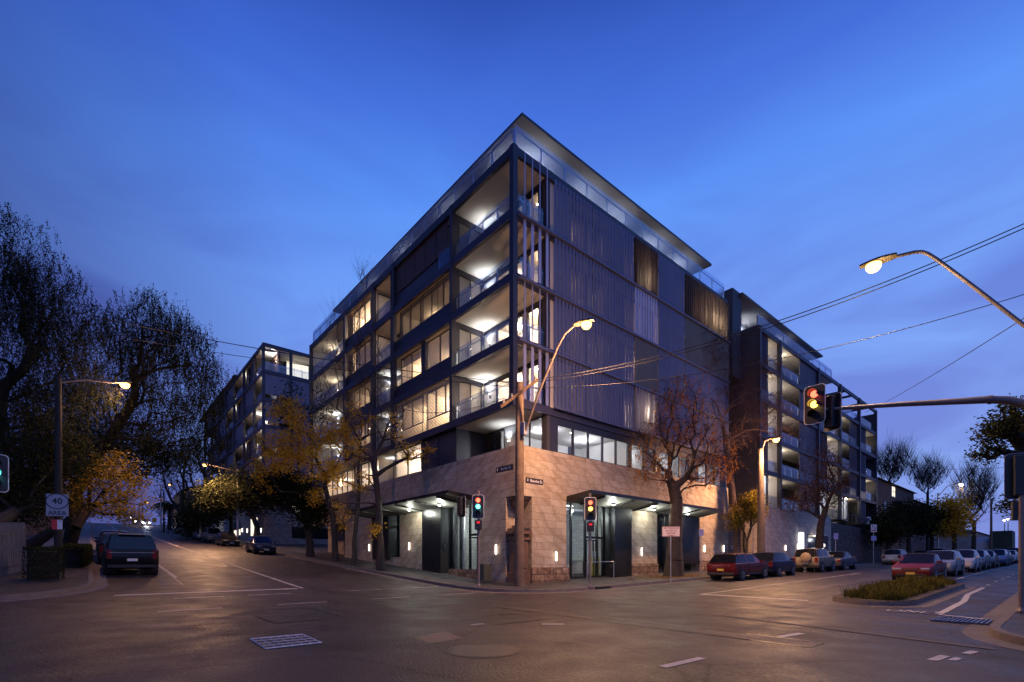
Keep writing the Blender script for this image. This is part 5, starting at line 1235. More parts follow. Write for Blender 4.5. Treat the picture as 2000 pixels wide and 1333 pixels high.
# the mast arm signal
mx, my = PW(2065, 12.6); mz = path_z(mx, my)
ms = thing('signal_mast', 'long curved steel mast arm reaching over the street with the overhead signal', 'signal mast', (mx, my, mz))
p = MB(); e0 = W3(1600, 801, 15.6); pts = [Vector((mx, my, mz - .1)), Vector((mx, my, mz + 3.6)), Vector((mx, my, mz + 4.6)), W3(2030, 805, 12.7), W3(2000, 789, 12.9), W3(1965, 782, 13.1), W3(1930, 781, 13.3), W3(1870, 784.5, 13.7), W3(1760, 790, 14.5), e0]
p.tube(pts, [.13, .12, .115, .112, .11, .105, .10, .085, .07, .055], 14); p.build('arm', MATS['signal_pole'], ms, smooth=60)
p = MB(); p.tube([W3(1938, 781, 13.25), W3(1930, 781.3, 13.3)], .118, 14); p.build('arm_collar', MATS['signal_pole'], ms)
sp = W3(1591, 790.5, 15.6)
signal('overhead traffic light showing red and amber hung on the end of the mast arm', (sp.x, sp.y, sp.z - 5.0), math.pi, 5.0, (eR, eA, None), pole=False, ped=False, sz=1.06)
q = W3(1626, 806, 15.5)
signal('black back of a second signal head behind the lit overhead one', (q.x, q.y, q.z - 5.0), -.35, 5.0, (None, None, None), pole=False, ped=False, sz=.98)
# black signal back and left-edge signal
u, v = PW(1992, 12.4); z = path_z(u, v); zc = EYE + (1100 - 930) / FPX * 12.4 - z
signal('large black back of a signal head on the near corner pole', (u, v, z), camdir(u, v) + math.pi + .25, zc, (None, None, None), pole=True, pole_top=zc + .3, ped=True, sz=1.0)
u, v = PW(-9, 15.0); z = path_z(u, v); zc = EYE + (1100 - 924) / FPX * 15.0 - z
signal('traffic light with green lens only, beside the picket fence', (u, v, z), camdir(u, v) + .05, zc, (M['lens_off'] if False else None, eG, None), pole_top=zc + .6, ped=False, sz=1.0)

def lamp_head(parent, p, d, m=None, l=.85, power=0, gf=.17, col=(1, .52, .25), w_=.16, local=False):
    """cobra head: p = arm end, d = outward unit direction"""
    d = Vector(d).normalized(); s = d.cross(Vector((0, 0, 1))).normalized(); up = s.cross(d).normalized()
    mb = MB(); n = 8; rows = []
    for i in range(n + 1):
        t = i / n; ww = w_ * (.35 + .9 * math.sin(math.pi * min(1, .15 + t * .8))); hh = .10 * (.5 + .8 * math.sin(math.pi * (.2 + .65 * t))); c = Vector(p) + d * (l * t)
        rows.append([c + s * (ww * math.cos(a)) + up * (hh * math.sin(a) * (1 if math.sin(a) > 0 else .25)) for a in [math.pi * 2 * k / 10 for k in range(10)]])
    b = 0
    for r_ in rows: mb.v += [tuple(x) for x in r_]
    for i in range(n):
        for k in range(10): mb.f.append((i * 10 + k, i * 10 + (k + 1) % 10, (i + 1) * 10 + (k + 1) % 10, (i + 1) * 10 + k)); mb.m.append(0)
    mb.f.append(tuple(range(10))[::-1]); mb.m.append(0); mb.f.append(tuple(n * 10 + k for k in range(10))); mb.m.append(0)
    o = mb.build('lamp_head', mat('lamp_housing', (.10, .08, .05), .5, .2) if 'lamp_housing' not in MATS else MATS['lamp_housing'], parent, smooth=50)
    c = Vector(p) + d * l * .62 - up * .045
    g = MB(); g.lathe([(.03, -.24), (.13, -.20), (.2, -.11), (.21, 0)], tuple(c), seg=14); g.build('lamp_bowl', m or M['e_sodium'], o, smooth=60)
    if power:
        light('street_light', tuple(c - Vector((0, 0, .34))), power * .62, col, .14, o, kind='SPOT', spot=172, aim=(0, 0, -1))
        light('street_glow', tuple(c - Vector((0, 0, .55))), power * gf, col, .2, o)
    return o
# timber power pole on the corner with street name blades and lamp outreach
bx, by = PW(1014, 22.6); bz = path_z(bx, by)
PP = thing('power_pole', 'tall timber power pole on the building corner carrying street names, crossarm and orange lamp', 'power pole', (bx, by, bz))
mb = MB(); topz = EYE + (1100 - 748) / FPX * 22.6; hh = topz - bz
mb.tube([(bx, by, bz - .2), (bx + .02, by, bz + hh * .4), (bx + .03, by, topz)], [.235, .205, .175], 16); mb.build('pole', M['wood'], PP, smooth=50)
mb = MB(); c0 = W3(978, 795, 22.3); c1 = W3(1050, 742, 22.3); mb.tube([c0, c1], .075, 4); ca = mb.build('crossarm', M['wood'], PP)
ins = MB()
for t in (.08, .3, .78, .93): q = c0.lerp(c1, t); ins.lathe([(.05, .06), (.06, .1), (.035, .16), (.05, .2), (.02, .24)], tuple(q), seg=8)
ins.build('insulator', M['metal'], ca)
mb = MB(); q = W3(1022, 838, 22.4); mb.box(q.x - .09, q.x + .09, q.y - .16, q.y + .16, q.z - .28, q.z + .28); mb.build('pole_box', mat('pole_box_grey', (.25, .25, .32), .5), PP)
mb = MB(); mb.tube([W3(1025, 845, 22.35), W3(1050, 772, 21.7), W3(1090, 676, 20.6), W3(1104, 652, 20.3), W3(1122, 636, 20.0)], [.06, .055, .05, .042, .036], 10); mb.build('lamp_outreach', MATS['signal_pole'], PP, smooth=50)
mb = MB(); mb.tube([(bx + .25, by - .02, bz + .1), (bx + .24, by - .02, topz - .5)], .022, 6); mb.build('conduit', M['cable'], PP)
e = W3(1122, 636, 20.0); dr = W3(1155, 627, 19.6) - e
lamp_head(PP, e, dr, power=7200, gf=.14)
def name_blade(s, px0, py0, px1, py1, d, parent, mcol, facing, wdt, hgt):
    c = W3((px0 + px1) / 2, (py0 + py1) / 2, d); 
    ob = bpy.data.objects.new('street_sign', None); 
    mb = MB(); mb.box(-wdt / 2, wdt / 2, -.012, .012, -hgt / 2, hgt / 2)
    o = mb.build('street_sign', mcol, parent, local=True, bevel=.003); o.location = c - wloc(parent); o.rotation_euler = (0, 0, facing)
    bpy.data.objects.remove(ob)
    text(s, hgt * .66, M['signwhite'], o, (.10, -.0145, 0), (R(90), 0, 0), 'lettering', bold=.003, sx=1.0)
    em = MB(); em.lathe([(.012, -.05), (.03, -.02), (.018, .01), (.028, .03), (.006, .08)], (-wdt / 2 + .12, -.014, 0), seg=8); em.build('emblem', M['signwhite'], o, local=True)
    return o
o = name_blade('Burton St', 965, 920, 1006, 911, 22.9, PP, M['signbrown'], R(-90), 1.25, .27); o['label'] = 'dark street name blade pointing left, reading Burton St'
o = name_blade('Bourke St', 1024, 939, 1064, 942, 22.9, PP, M['signbrown'], 0, 1.12, .27); o['label'] = 'brown street name blade pointing right, reading Bourke St'

def street_lamp(name, label, base, top, head, hd, power, m=None, group=None, pole_r=.11, timber=False, arm_pts=None, col=(1, .52, .25), l=.85, zb=None, gf=.17, dark=False):
    z = path_z(*base) if zb is None else zb; T = thing(name, label, 'street lamp', (base[0], base[1], z), 0, group)
    mb = MB(); mb.tube([(base[0], base[1], z - .1), top], [pole_r * 1.15, pole_r * .8], 12); mb.build('pole', M['bark_d'] if dark else (M['wood'] if timber else M['metal']), T, smooth=50)
    mb = MB(); mb.tube(arm_pts or [Vector(top) - Vector((0, 0, .4)), head], [.05] * len(arm_pts or [0, 0]), 8); mb.build('arm', MATS['signal_pole'], T, smooth=50)
    lamp_head(T, head, hd, m, l=l, power=power, col=col, gf=gf); return T
# right, behind the red-brown tree
b = PW(1487, 34.6); tp = W3(1485, 878, 34.6)
street_lamp('street_lamp', 'orange lamp on a timber pole at the dark gap between the two apartment blocks', b, tuple(tp), W3(1503, 858, 34.0), W3(1525, 856, 33.2) - W3(1503, 858, 34.0), 6500, timber=True, pole_r=.24, arm_pts=[tp - Vector((0, 0, .5)), W3(1494, 862, 34.3), W3(1503, 858, 34.0)])
# big lamp at right, its pole out of frame
b = PW(2095, 12.4)
street_lamp('street_lamp', 'large lamp on a long bent outreach arm standing against open sky', b, tuple(W3(2095, 700, 12.4)), W3(1752, 500, 15.2), W3(1705, 515, 15.6) - W3(1752, 500, 15.2), 2400, gf=.05, arm_pts=[W3(2080, 698, 12.5), W3(2000, 636, 13.2), W3(1900, 559, 14.0), W3(1830, 507, 14.6), W3(1812, 496, 14.8), W3(1800, 492, 14.9), W3(1785, 493, 15.0), W3(1752, 501, 15.2)], col=(1, .66, .34), l=.95)
# left: tall pole with the 40 area plate
b = PW(114, 22.3); tp = W3(114, 735, 22.3)
SL = street_lamp('street_lamp', 'tall dark pole carrying the 40 AREA plate and the orange lamp among the weeping trees', b, tuple(tp), W3(222, 748, 24.2), W3(240, 748, 24.6) - W3(222, 748, 24.2), 1100, gf=.35, timber=True, pole_r=.14, dark=True, arm_pts=[tp - Vector((0, 0, .3)), W3(170, 742, 23.2), W3(222, 748, 24.2)])
def plate(parent, c, w_, h_, rz, m, name='sign_plate', tk=.012):
    mb = MB(); mb.box(-w_ / 2, w_ / 2, -tk / 2, tk / 2, -h_ / 2, h_ / 2); o = mb.build(name, m, parent, local=True, bevel=.004); o.location = Vector(c) - wloc(parent); o.rotation_euler = (0, 0, rz); return o
crz = math.atan2(FW[1], FW[0]) - math.pi / 2     # plates turned square to the viewer
c = W3(112, 987, 21.9); o = plate(SL, c, .80, .98, crz + .35, mat('dim_sign_sheet', (.32, .32, .38), .5), 'speed_sign'); o['label'] = 'white sign plate reading 40 AREA with a black ring'  # white sheet darkened in its colour for the shade it hangs in
text('40', .36, M['signblack'], o, (0, -.012, .17), (R(90), 0, 0), bold=.008); text('AREA', .26, M['signblack'], o, (0, -.012, -.36), (R(90), 0, 0), bold=.004)
rg_ = MB(); n = 36
for i in range(n):
    a0, a1 = 6.2832 * i / n, 6.2832 * (i + 1) / n
    rg_.face([(r_ * math.cos(a), -.009, .17 + r_ * .82 * math.sin(a)) for r_, a in ((.38, a0), (.38, a1), (.43, a1), (.43, a0))])
rg_.build('ring', M['signblack'], o, local=True, recalc=False)
c = W3(112, 1025, 21.9); o = plate(SL, c, .36, .42, crz + .35, M['signwhite'], 'parking_sign'); q = plate(o, (0, 0, 0), .2, .44, 0, M['signred'], 'red_field'); q.location = (-.1, -.01, 0)
q = plate(o, (0, 0, 0), .05, .05, 0, M['signblack'], 'figures'); q.location = (.1, -.01, .15)
# lamp on the building side up the hill, then smaller ones towards the crest
b = (-3.4, 43); h = W3(396, 905, 52)
street_lamp('street_lamp', 'bright orange lamp half way up the hill in front of the farther block', b, (b[0], b[1], h.z - .2), h, W3(412, 910, 51) - h, 9000, gf=.16, arm_pts=[Vector((b[0], b[1], h.z - .4)), h])
for px, py, d, lb, ul, wh in ((327, 946, 84, 'lamp on a twin pole above the palm at the end of the uphill street', -3.2, 0), (284, 981, 100, 'small orange lamp above the crest beside a crossarm pole', -3.2, 0), (250, 1010, 112, 'starry small lamp just over the crest of the uphill street', -15, 1), (224, 1028, 120, 'lowest faint lamp over the crest of the uphill street', -16, 1), (407, 985, 66, 'small white lamp on the building side by the parked wagon', -3.2, 1)):
    h = W3(px, py, d); bb = (h.x - .9, h.y + .3)
    street_lamp('street_lamp', lb, bb, (bb[0], bb[1], h.z - .1), h, (1, -.3, 0) if False else (.76, -.65, 0), 0, M['e_white'] if wh else M['e_sodium'], pole_r=.12, arm_pts=[Vector((bb[0], bb[1], h.z - .3)), h], l=.7)
h = W3(1868, 945, 70); bb = PW(1832, 72)
street_lamp('street_lamp', 'pale lamp over the orange tree far down the level street', bb, (bb[0], bb[1], h.z - 1.2), h, W3(1880, 946, 69.5) - h, 700, M['e_white'], arm_pts=[Vector((bb[0], bb[1], h.z - 1.6)), W3(1850, 950, 71), h], col=(1, .7, .35))
for px, py, d, fl in ((1956, 1016, 120, 'nearer'), (1963, 1014, 124, 'farther, slightly higher')):
    h = W3(px, py, d); bb = PW(px + 6, d); 
    street_lamp('street_lamp', fl + ' white flood lamp on a tall mast beyond the green container', bb, (bb[0], bb[1], h.z), h, (-.7, -.7, 0), 0, M['e_white'], group='flood lamps at the far right', arm_pts=[Vector((bb[0], bb[1], h.z - .2)), h], l=1.2)
# poles without lamps
def post(name, label, cat, px, d, py_top, r_, m, cross=True):
    b = PW(px, d); z = road_z(*b); t = W3(px, py_top, d); T = thing(name, label, cat, (b[0], b[1], z)); mb = MB(); mb.tube([(b[0], b[1], z - .2), t], [r_, r_ * .75], 10); mb.build('pole', m, T)
    if cross: mb = MB(); mb.tube([t + Vector((-.9, .5, -.6)), t + Vector((.9, -.5, -.6))], .06, 4); mb.build('crossarm', m, T)
    return T
post('power_pole', 'slim power pole with crossarm at the crest of the uphill street', 'power pole', 279, 105, 990, .16, M['bark_d'])
post('power_pole', 'bare timber pole standing before the green container', 'power pole', 1936, 62, 975, .14, M['wood'], False)
post('power_pole', 'dark pole standing at the palm end of the uphill street', 'power pole', 320, 82, 960, .15, M['bark_d'], False)

# small signs
def sign_post(label, px, d, py_top, w_, h_, lines, m, tm, rz, cat='street sign', fs=.09, extra=None):
    b = PW(px, d); z = path_z(*b) if px != 1706 else path_z(*b); c = W3(px, py_top, d); T = thing('street_sign', label, cat, (b[0], b[1], z))
    mb = MB(); mb.tube([(b[0], b[1], z - .05), (b[0], b[1], c.z - .02)], .03, 8); mb.build('post', M['metal'], T)
    cz = c.z - h_ / 2; o = plate(T, (b[0] - .05 * FW[0], b[1] - .05 * FW[1], cz), w_, h_, rz, m)
    for i, s in enumerate(lines): text(s, fs, tm, o, (0, -.011, h_ / 2 - fs * .85 - i * fs * 1.22), (R(90), 0, 0), bold=.002, sx=1.05)
    if extra: extra(T, o)
    return T
def border(T, o):
    for x0, x1, z0, z1 in ((-.46, .46, .235, .25), (-.46, .46, -.25, -.235), (-.46, -.445, -.234, .234), (.445, .46, -.234, .234)):
        mb = MB(); mb.box(x0, x1, -.010, -.0065, z0, z1); mb.build('border', tm_, o, local=True)
tm_ = mat('sign_dark_red', (.22, .02, .03), .5)
sign_post('pale red-lettered sign reading NO THROUGH ACCESS TO OXFORD STREET before the thick tree trunk', 1310, 25.5, 1029, .93, .52, ['NO THROUGH', 'ACCESS TO', 'OXFORD', 'STREET'], M['signpink'], tm_, crz, fs=.105, extra=border)
sign_post('small blue-lit parking plate on a thin post between tree trunk and maroon wagon', 1369, 29, 1034, .27, .42, ['2P', '< >'], M['signblue'], M['signblack'], crz, fs=.11)
sign_post('small pale plate on a short post behind the grey sedan', 1632, 45, 1042, .42, .55, ['P'], M['signblue'], M['signblack'], crz, fs=.2)
def arrows(T, o):
    mb = MB()
    for sx, dr in ((-.12, 1), (.12, -1)):
        mb.box(sx - .025, sx + .025, -.014, -.008, -.02, .22); y = .25 if dr > 0 else -.05
        mb.face([(sx - .08, -.012, y - dr * .06), (sx + .08, -.012, y - dr * .06), (sx, -.012, y + dr * .06)])
    mb.build('arrows', M['signblack'], o, local=True)
    q = plate(o, (0, 0, 0), .5, .12, 0, M['signred'], 'red_band'); q.location = (0, -.01, -.22); q = plate(T, (0, 0, 0), .55, .5, crz, M['signblue'], 'lower_plate'); q.location = (-.03, -.03, o.location.z - 1.05)
sign_post('pink-lit two way arrow sign over a blue plate at the end of the rubble wall', 1706, 52, 1025, .62, .8, [], M['signpink'], M['signblack'], crz, extra=arrows)
sign_post('round backed yellow warning plate near the crest of the uphill street', 302, 78, 1012, .7, .7, [], mat('yellow_sign', (.5, .3, .05), .5), M['signblack'], crz)

# overhead cables
def cable(label, a, b_, sag, r_=.012, group=None):
    pts = []
    for i in range(33): t = i / 24; p = Vector(a) + (Vector(b_) - Vector(a)) * t; p.z -= sag * 4 * t * (1 - t); pts.append(p)
    if 'service' in label or 'mast' in label or 'faint' in label: pts = pts[:25]
    mb = MB(); mb.tube(pts, r_, 5); tag(mb.build('overhead_cable', M['cable'], smooth=60), label, 'cable', group)
A1_, A2_ = W3(1050, 741, 22.3), W3(1020, 758, 22.4)
cable('upper cable running from the corner pole over the weeping trees', W3(1005, 748, 22.4), W3(-60, 560, 22), .5, .018)
cable('lower cable running from the corner pole over the weeping trees', W3(1012, 757, 22.4), W3(-60, 600, 24), .45, .014)
cable('upper of the paired cables climbing over the overhead traffic light', A1_, W3(2050, 415, 14.5), .75, .017)
cable('lower of the paired cables climbing over the overhead traffic light', A1_ - Vector((0, 0, .12)), W3(2050, 424, 14.3), .75, .017)
cable('middle cable crossing the level street below the pair', A2_, W3(2050, 560, 14), .75, .013)
cable('thin cable dropping steeply toward the mast arm', W3(2050, 590, 12), W3(1690, 806, 40), .15, .013)
cable('faint far cable near the round bare tree', W3(1700, 905, 70), W3(2050, 905, 60), .8, .02)
cable('short service cable from the corner pole to the uphill shop front', W3(1005, 770, 22.4), W3(740, 780, 34), .9, .012)

# fence, hedge and house on the left corner
FN = thing('picket_fence', 'tall pale picket fence above the dark footpath by the clipped hedge', 'fence', (-20.5, 6.0, path_z(-20.5, 6)))
mb = MB()
q0, q1 = PW(-40, 17.5), PW(47, 21.5)
nn = 19
for i in range(nn):
    t = i / (nn - 1); x, y = q0[0] + (q1[0] - q0[0]) * t, q0[1] + (q1[1] - q0[1]) * t; z = path_z(x, y)
    mb.prism([(x - .045, y - .045), (x + .045, y - .045), (x + .045, y + .045), (x - .045, y + .045)], z + .05, z + 2.05); mb.prism([(x - .03, y - .01), (x + .03, y - .01), (x + .03, y + .01), (x - .03, y + .01)], z + 2.051, z + 2.14)
mb.build('pickets', mat('weathered_white_picket', (.15, .13, .12), .8, noise=(3, .3)), FN)
mb = MB(); 
for hgt_ in (.4, 1.7): mb.tube([(q0[0], q0[1] + .05, path_z(*q0) + hgt_), (q1[0], q1[1] + .05, path_z(*q1) + hgt_)], .04, 4)
mb.build('rail', MATS['weathered_white_picket'], FN)
def hedge(label, px0, px1, d0, d1, hgt, seed):
    a, b = PW(px0, d0), PW(px1, d1); rg = random.Random(seed); C = []; mb = MB()
    dx, dy = b[0] - a[0], b[1] - a[1]; l = math.hypot(dx, dy); nx, ny = -dy / l, dx / l
    n = int(l * 3600)
    T = thing('hedge', label, 'hedge', (a[0], a[1], path_z(*a)))
    for _ in range(n):
        t = rg.random() if rg.random() > .25 else rg.choice((.01, .99)) + rg.gauss(0, .015); w = rg.uniform(-.55, .55); hz = rg.uniform(.05, hgt)
        f = rg.random()
        if f < .4: hz = hgt + rg.gauss(0, .03)
        elif f < .9: w = (.55 if rg.random() < .3 else -.55) + rg.gauss(0, .03)
        x, y = a[0] + dx * t + nx * w, a[1] + dy * t + ny * w; z = path_z(x, y) + hz
        d = Vector((rg.gauss(0, 1), rg.gauss(0, 1), rg.gauss(0, 1))).normalized() * .035; e_ = d.orthogonal().normalized() * .02; p = Vector((x, y, z))
        mb.face([p - d, p - e_, p + d, p + e_])
    mb.build('foliage', LM['dark'], T, recalc=False, uv=False)
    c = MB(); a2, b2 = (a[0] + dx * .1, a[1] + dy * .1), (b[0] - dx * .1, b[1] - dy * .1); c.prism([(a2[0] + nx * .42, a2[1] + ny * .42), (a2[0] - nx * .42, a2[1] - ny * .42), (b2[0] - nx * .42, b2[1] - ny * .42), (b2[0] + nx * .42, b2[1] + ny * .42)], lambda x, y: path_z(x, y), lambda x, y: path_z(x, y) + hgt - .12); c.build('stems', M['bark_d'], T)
hedge('clipped dark hedge beside the footpath in front of the 40 AREA pole', 50, 118, 18.8, 19.6, 1.2, 5)
hedge('lower dark hedge right behind the clipped one by the parked four-wheel drive', 130, 152, 23.5, 26, 1.0, 6)
HL = thing('house', 'dark brick house hidden behind the picket fence and weeping trees', 'house', (-30, 16, 1))
mb = MB(); mb.box(-38, -23.5, 10, 30, 0, 6.5); mb.build('wall', M['brick'], HL)
mb = MB(); mb.box(-38.6, -23, 9.4, 30.6, 6.5, 6.7); mb.prism([(-38.6, 9.4), (-23, 9.4), (-23, 30.6), (-38.6, 30.6)], 6.701, lambda x, y: 6.75); b_ = len(mb.v)
mb.v += [(-38.6, 9.4, 6.76), (-23, 9.4, 6.76), (-23, 30.6, 6.76), (-38.6, 30.6, 6.76), (-30.8, 15, 9.4), (-30.8, 25, 9.4)]
for f in ((0, 1, 4), (1, 2, 5, 4), (2, 3, 5), (3, 0, 4, 5)): mb.f.append(tuple(b_ + i for i in f)); mb.m.append(0)
mb.build('roof', M['tile'], HL)
# ---- distance, left
for (u0, u1, v0, v1, h_, lb) in ((-14 + 12, 12, 92, 112, 8, 'low orange-lit brick house beyond the farther block on the uphill street'), (-30, -19, 60, 80, 6.5, 'dark terrace house opposite the farther apartment block'), (0, 14, 122, 140, 6, 'dark house at the crest of the uphill street')):
    z = road_z(u0, v0); T = thing('house', lb, 'house', (u0, v0, z)); mb = MB(); mb.box(u0, u1, v0, v1, z - 2, z + h_); mb.build('wall', M['brick'], T)
    mb = MB(); a = .4; mb.v = [(u0 - a, v0 - a, z + h_), (u1 + a, v0 - a, z + h_), (u1 + a, v1 + a, z + h_), (u0 - a, v1 + a, z + h_), ((u0 + u1) / 2, v0 + 4, z + h_ + 2.6), ((u0 + u1) / 2, v1 - 4, z + h_ + 2.6)]
    mb.f = [(0, 1, 4), (1, 2, 5, 4), (2, 3, 5), (3, 0, 4, 5), (3, 2, 1, 0)]; mb.m = [0] * 5; mb.build('roof', M['tile'], T)
    mb = MB()
    for k in range(3): y = v0 + 2.5 + k * 5.2; mb.box(u0 - .02, u0 - .001, y, y + 1.1, z + 3.6, z + 5.2)
    mb.build('window', M['glassd'], T)
# palm at the end of the uphill street
b = PW(330, 92); z = road_z(*b); PT = thing('palm_tree', 'dark palm with drooping fronds beyond the lamps on the uphill street', 'tree', (b[0], b[1], z))
c = W3(332, 990, 92); mb = MB(); mb.tube([(b[0], b[1], z), c], [.35, .22], 8); mb.build('trunk', M['bark_d'], PT)
mb = MB(); rg = random.Random(3)
for k in range(26):
    az = rg.uniform(0, 6.28); d = Vector((math.cos(az), math.sin(az), rg.uniform(.1, 1.1))).normalized(); p = Vector(c); s = Vector((-math.sin(az), math.cos(az), 0))
    for i in range(7):
        q = p + d * .55; 
        for sg in (-1, 1):
            for t in (0, .5): a = p.lerp(q, t); mb.face([a, a + s * sg * .75 * (1 - i / 9) + Vector((0, 0, -.45)), a + d * .25])
        p = q; d = (d + Vector((0, 0, -.34))).normalized()
mb.build('crown', LM['dark'], PT, recalc=False, uv=False)
# ---- distance, right
def gable_house(label, u0, u1, v0, v1, zb, h_, rh, wm, rm, wins=(), lit=(), cat='house', hip=3.0, name='house'):
    T = thing(name, label, cat, (u0, v0, zb)); mb = MB(); mb.box(u0, u1, v0, v1, zb - 3, zb + h_); mb.build('wall', wm, T)
    mb = MB(); a = .5; ym = (v0 + v1) / 2; z = zb + h_; mb.v = [(u0 - a, v0 - a, z), (u1 + a, v0 - a, z), (u1 + a, v1 + a, z), (u0 - a, v1 + a, z), (u0 + hip, ym, z + rh), (u1 - hip, ym, z + rh)]
    mb.f = [(0, 1, 5, 4), (1, 2, 5), (2, 3, 4, 5), (3, 0, 4), (3, 2, 1, 0)]; mb.m = [0] * 5; mb.build('roof', rm, T)
    for k, (uu, zz, ww, hh_) in enumerate(wins):
        mb = MB(); mb.box(uu - .12, uu + ww + .12, v0 - .06, v0 - .001, zz - .12, zz + hh_ + .12); w_ = mb.build('window', M['white'] if k in lit else M['darkwall'], T)
        mb = MB(); mb.box(uu, uu + ww, v0 - .08, v0 - .061, zz, zz + hh_); mb.build('pane', M['e_win'] if k in lit else M['glassd'], w_)
        mb = MB(); mb.box(uu + ww / 2 - .03, uu + ww / 2 + .03, v0 - .1, v0 - .081, zz, zz + hh_); mb.box(uu, uu + ww, v0 - .1, v0 - .081, zz + hh_ / 2 - .03, zz + hh_ / 2 + .03); mb.build('glazing_bar', M['darkwall'], w_)
    return T
gable_house('dark hipped-roof building with one lit upper window beyond the long apartment block', 71, 95, 1.5, 14, 2.0, 11.9, 3.8, M['brick'], M['tile'], [(79.6, 12.1, 1.8, 1.5), (75, 9, 1.2, 1.8), (86, 9, 1.2, 1.8)], (0,), cat='building')
gable_house('lower gabled wing with a parapet beyond the lit window', 95.6, 112, 2, 12, 2.3, 10.6, 2.6, M['brick'], M['tile'], [(96, 8, 1.2, 1.8), (102, 8, 1.2, 1.8)], (), cat='building')
gable_house('low stone building with arched windows under the round bare tree', 118, 150, -4, 8, 2.6, 5.2, 2.2, M['stone2'], M['tile'], [(122 + 5 * k, 4, 1.4, 2) for k in range(5)], (4,), cat='building')
gable_house('long low stone building at the far end of the level street', 128, 150, -34, -22, 2.4, 4.5, 2.0, M['stone2'], M['tile'], [(130 + 5 * k, 3.9, 1.4, 1.8) for k in range(4)], (), cat='building')
# green skip box and white tank near the far cars
b = PW(1958, 74); z = road_z(*b); mb = MB(); mb.box(b[0] - 2.2, b[0] + 2.2, b[1] - 1.2, b[1] + 1.2, z, z + 4.3); tag(mb.build('site_container', mat('green_container', (.03, .05, .03), .6, noise=(1, .3)), bevel=.05), 'dark green site container beyond the parked cars by the low stone buildings', 'container')
b = PW(1922, 76); z = road_z(*b); mb = MB(); mb.lathe([(1.6, 0), (1.55, .9), (1.2, 1.9), (.6, 2.5), (.05, 2.7)], (b[0], b[1], z + .8), seg=20); tag(mb.build('white_dome', M['white'], smooth=60), 'white domed cover standing beside the green container', 'dome')
b = PW(1905, 78); z = road_z(*b); mb = MB(); mb.box(b[0] - .9, b[0] + .9, b[1] - .05, b[1] + .05, z + 2.0, z + 4.2); t_ = mb.build('work_sign', mat('orange_red_sign', (.7, .06, .03), .5)); tag(t_, 'red square works sign before the low stone building', 'sign')
mb = MB()
for x in (-.6, .6): mb.tube([(b[0] + x, b[1] + .08, z - .1), (b[0] + x, b[1] + .08, z + 3.9)], .05, 6)
mb.build('post', M['metal'], t_)

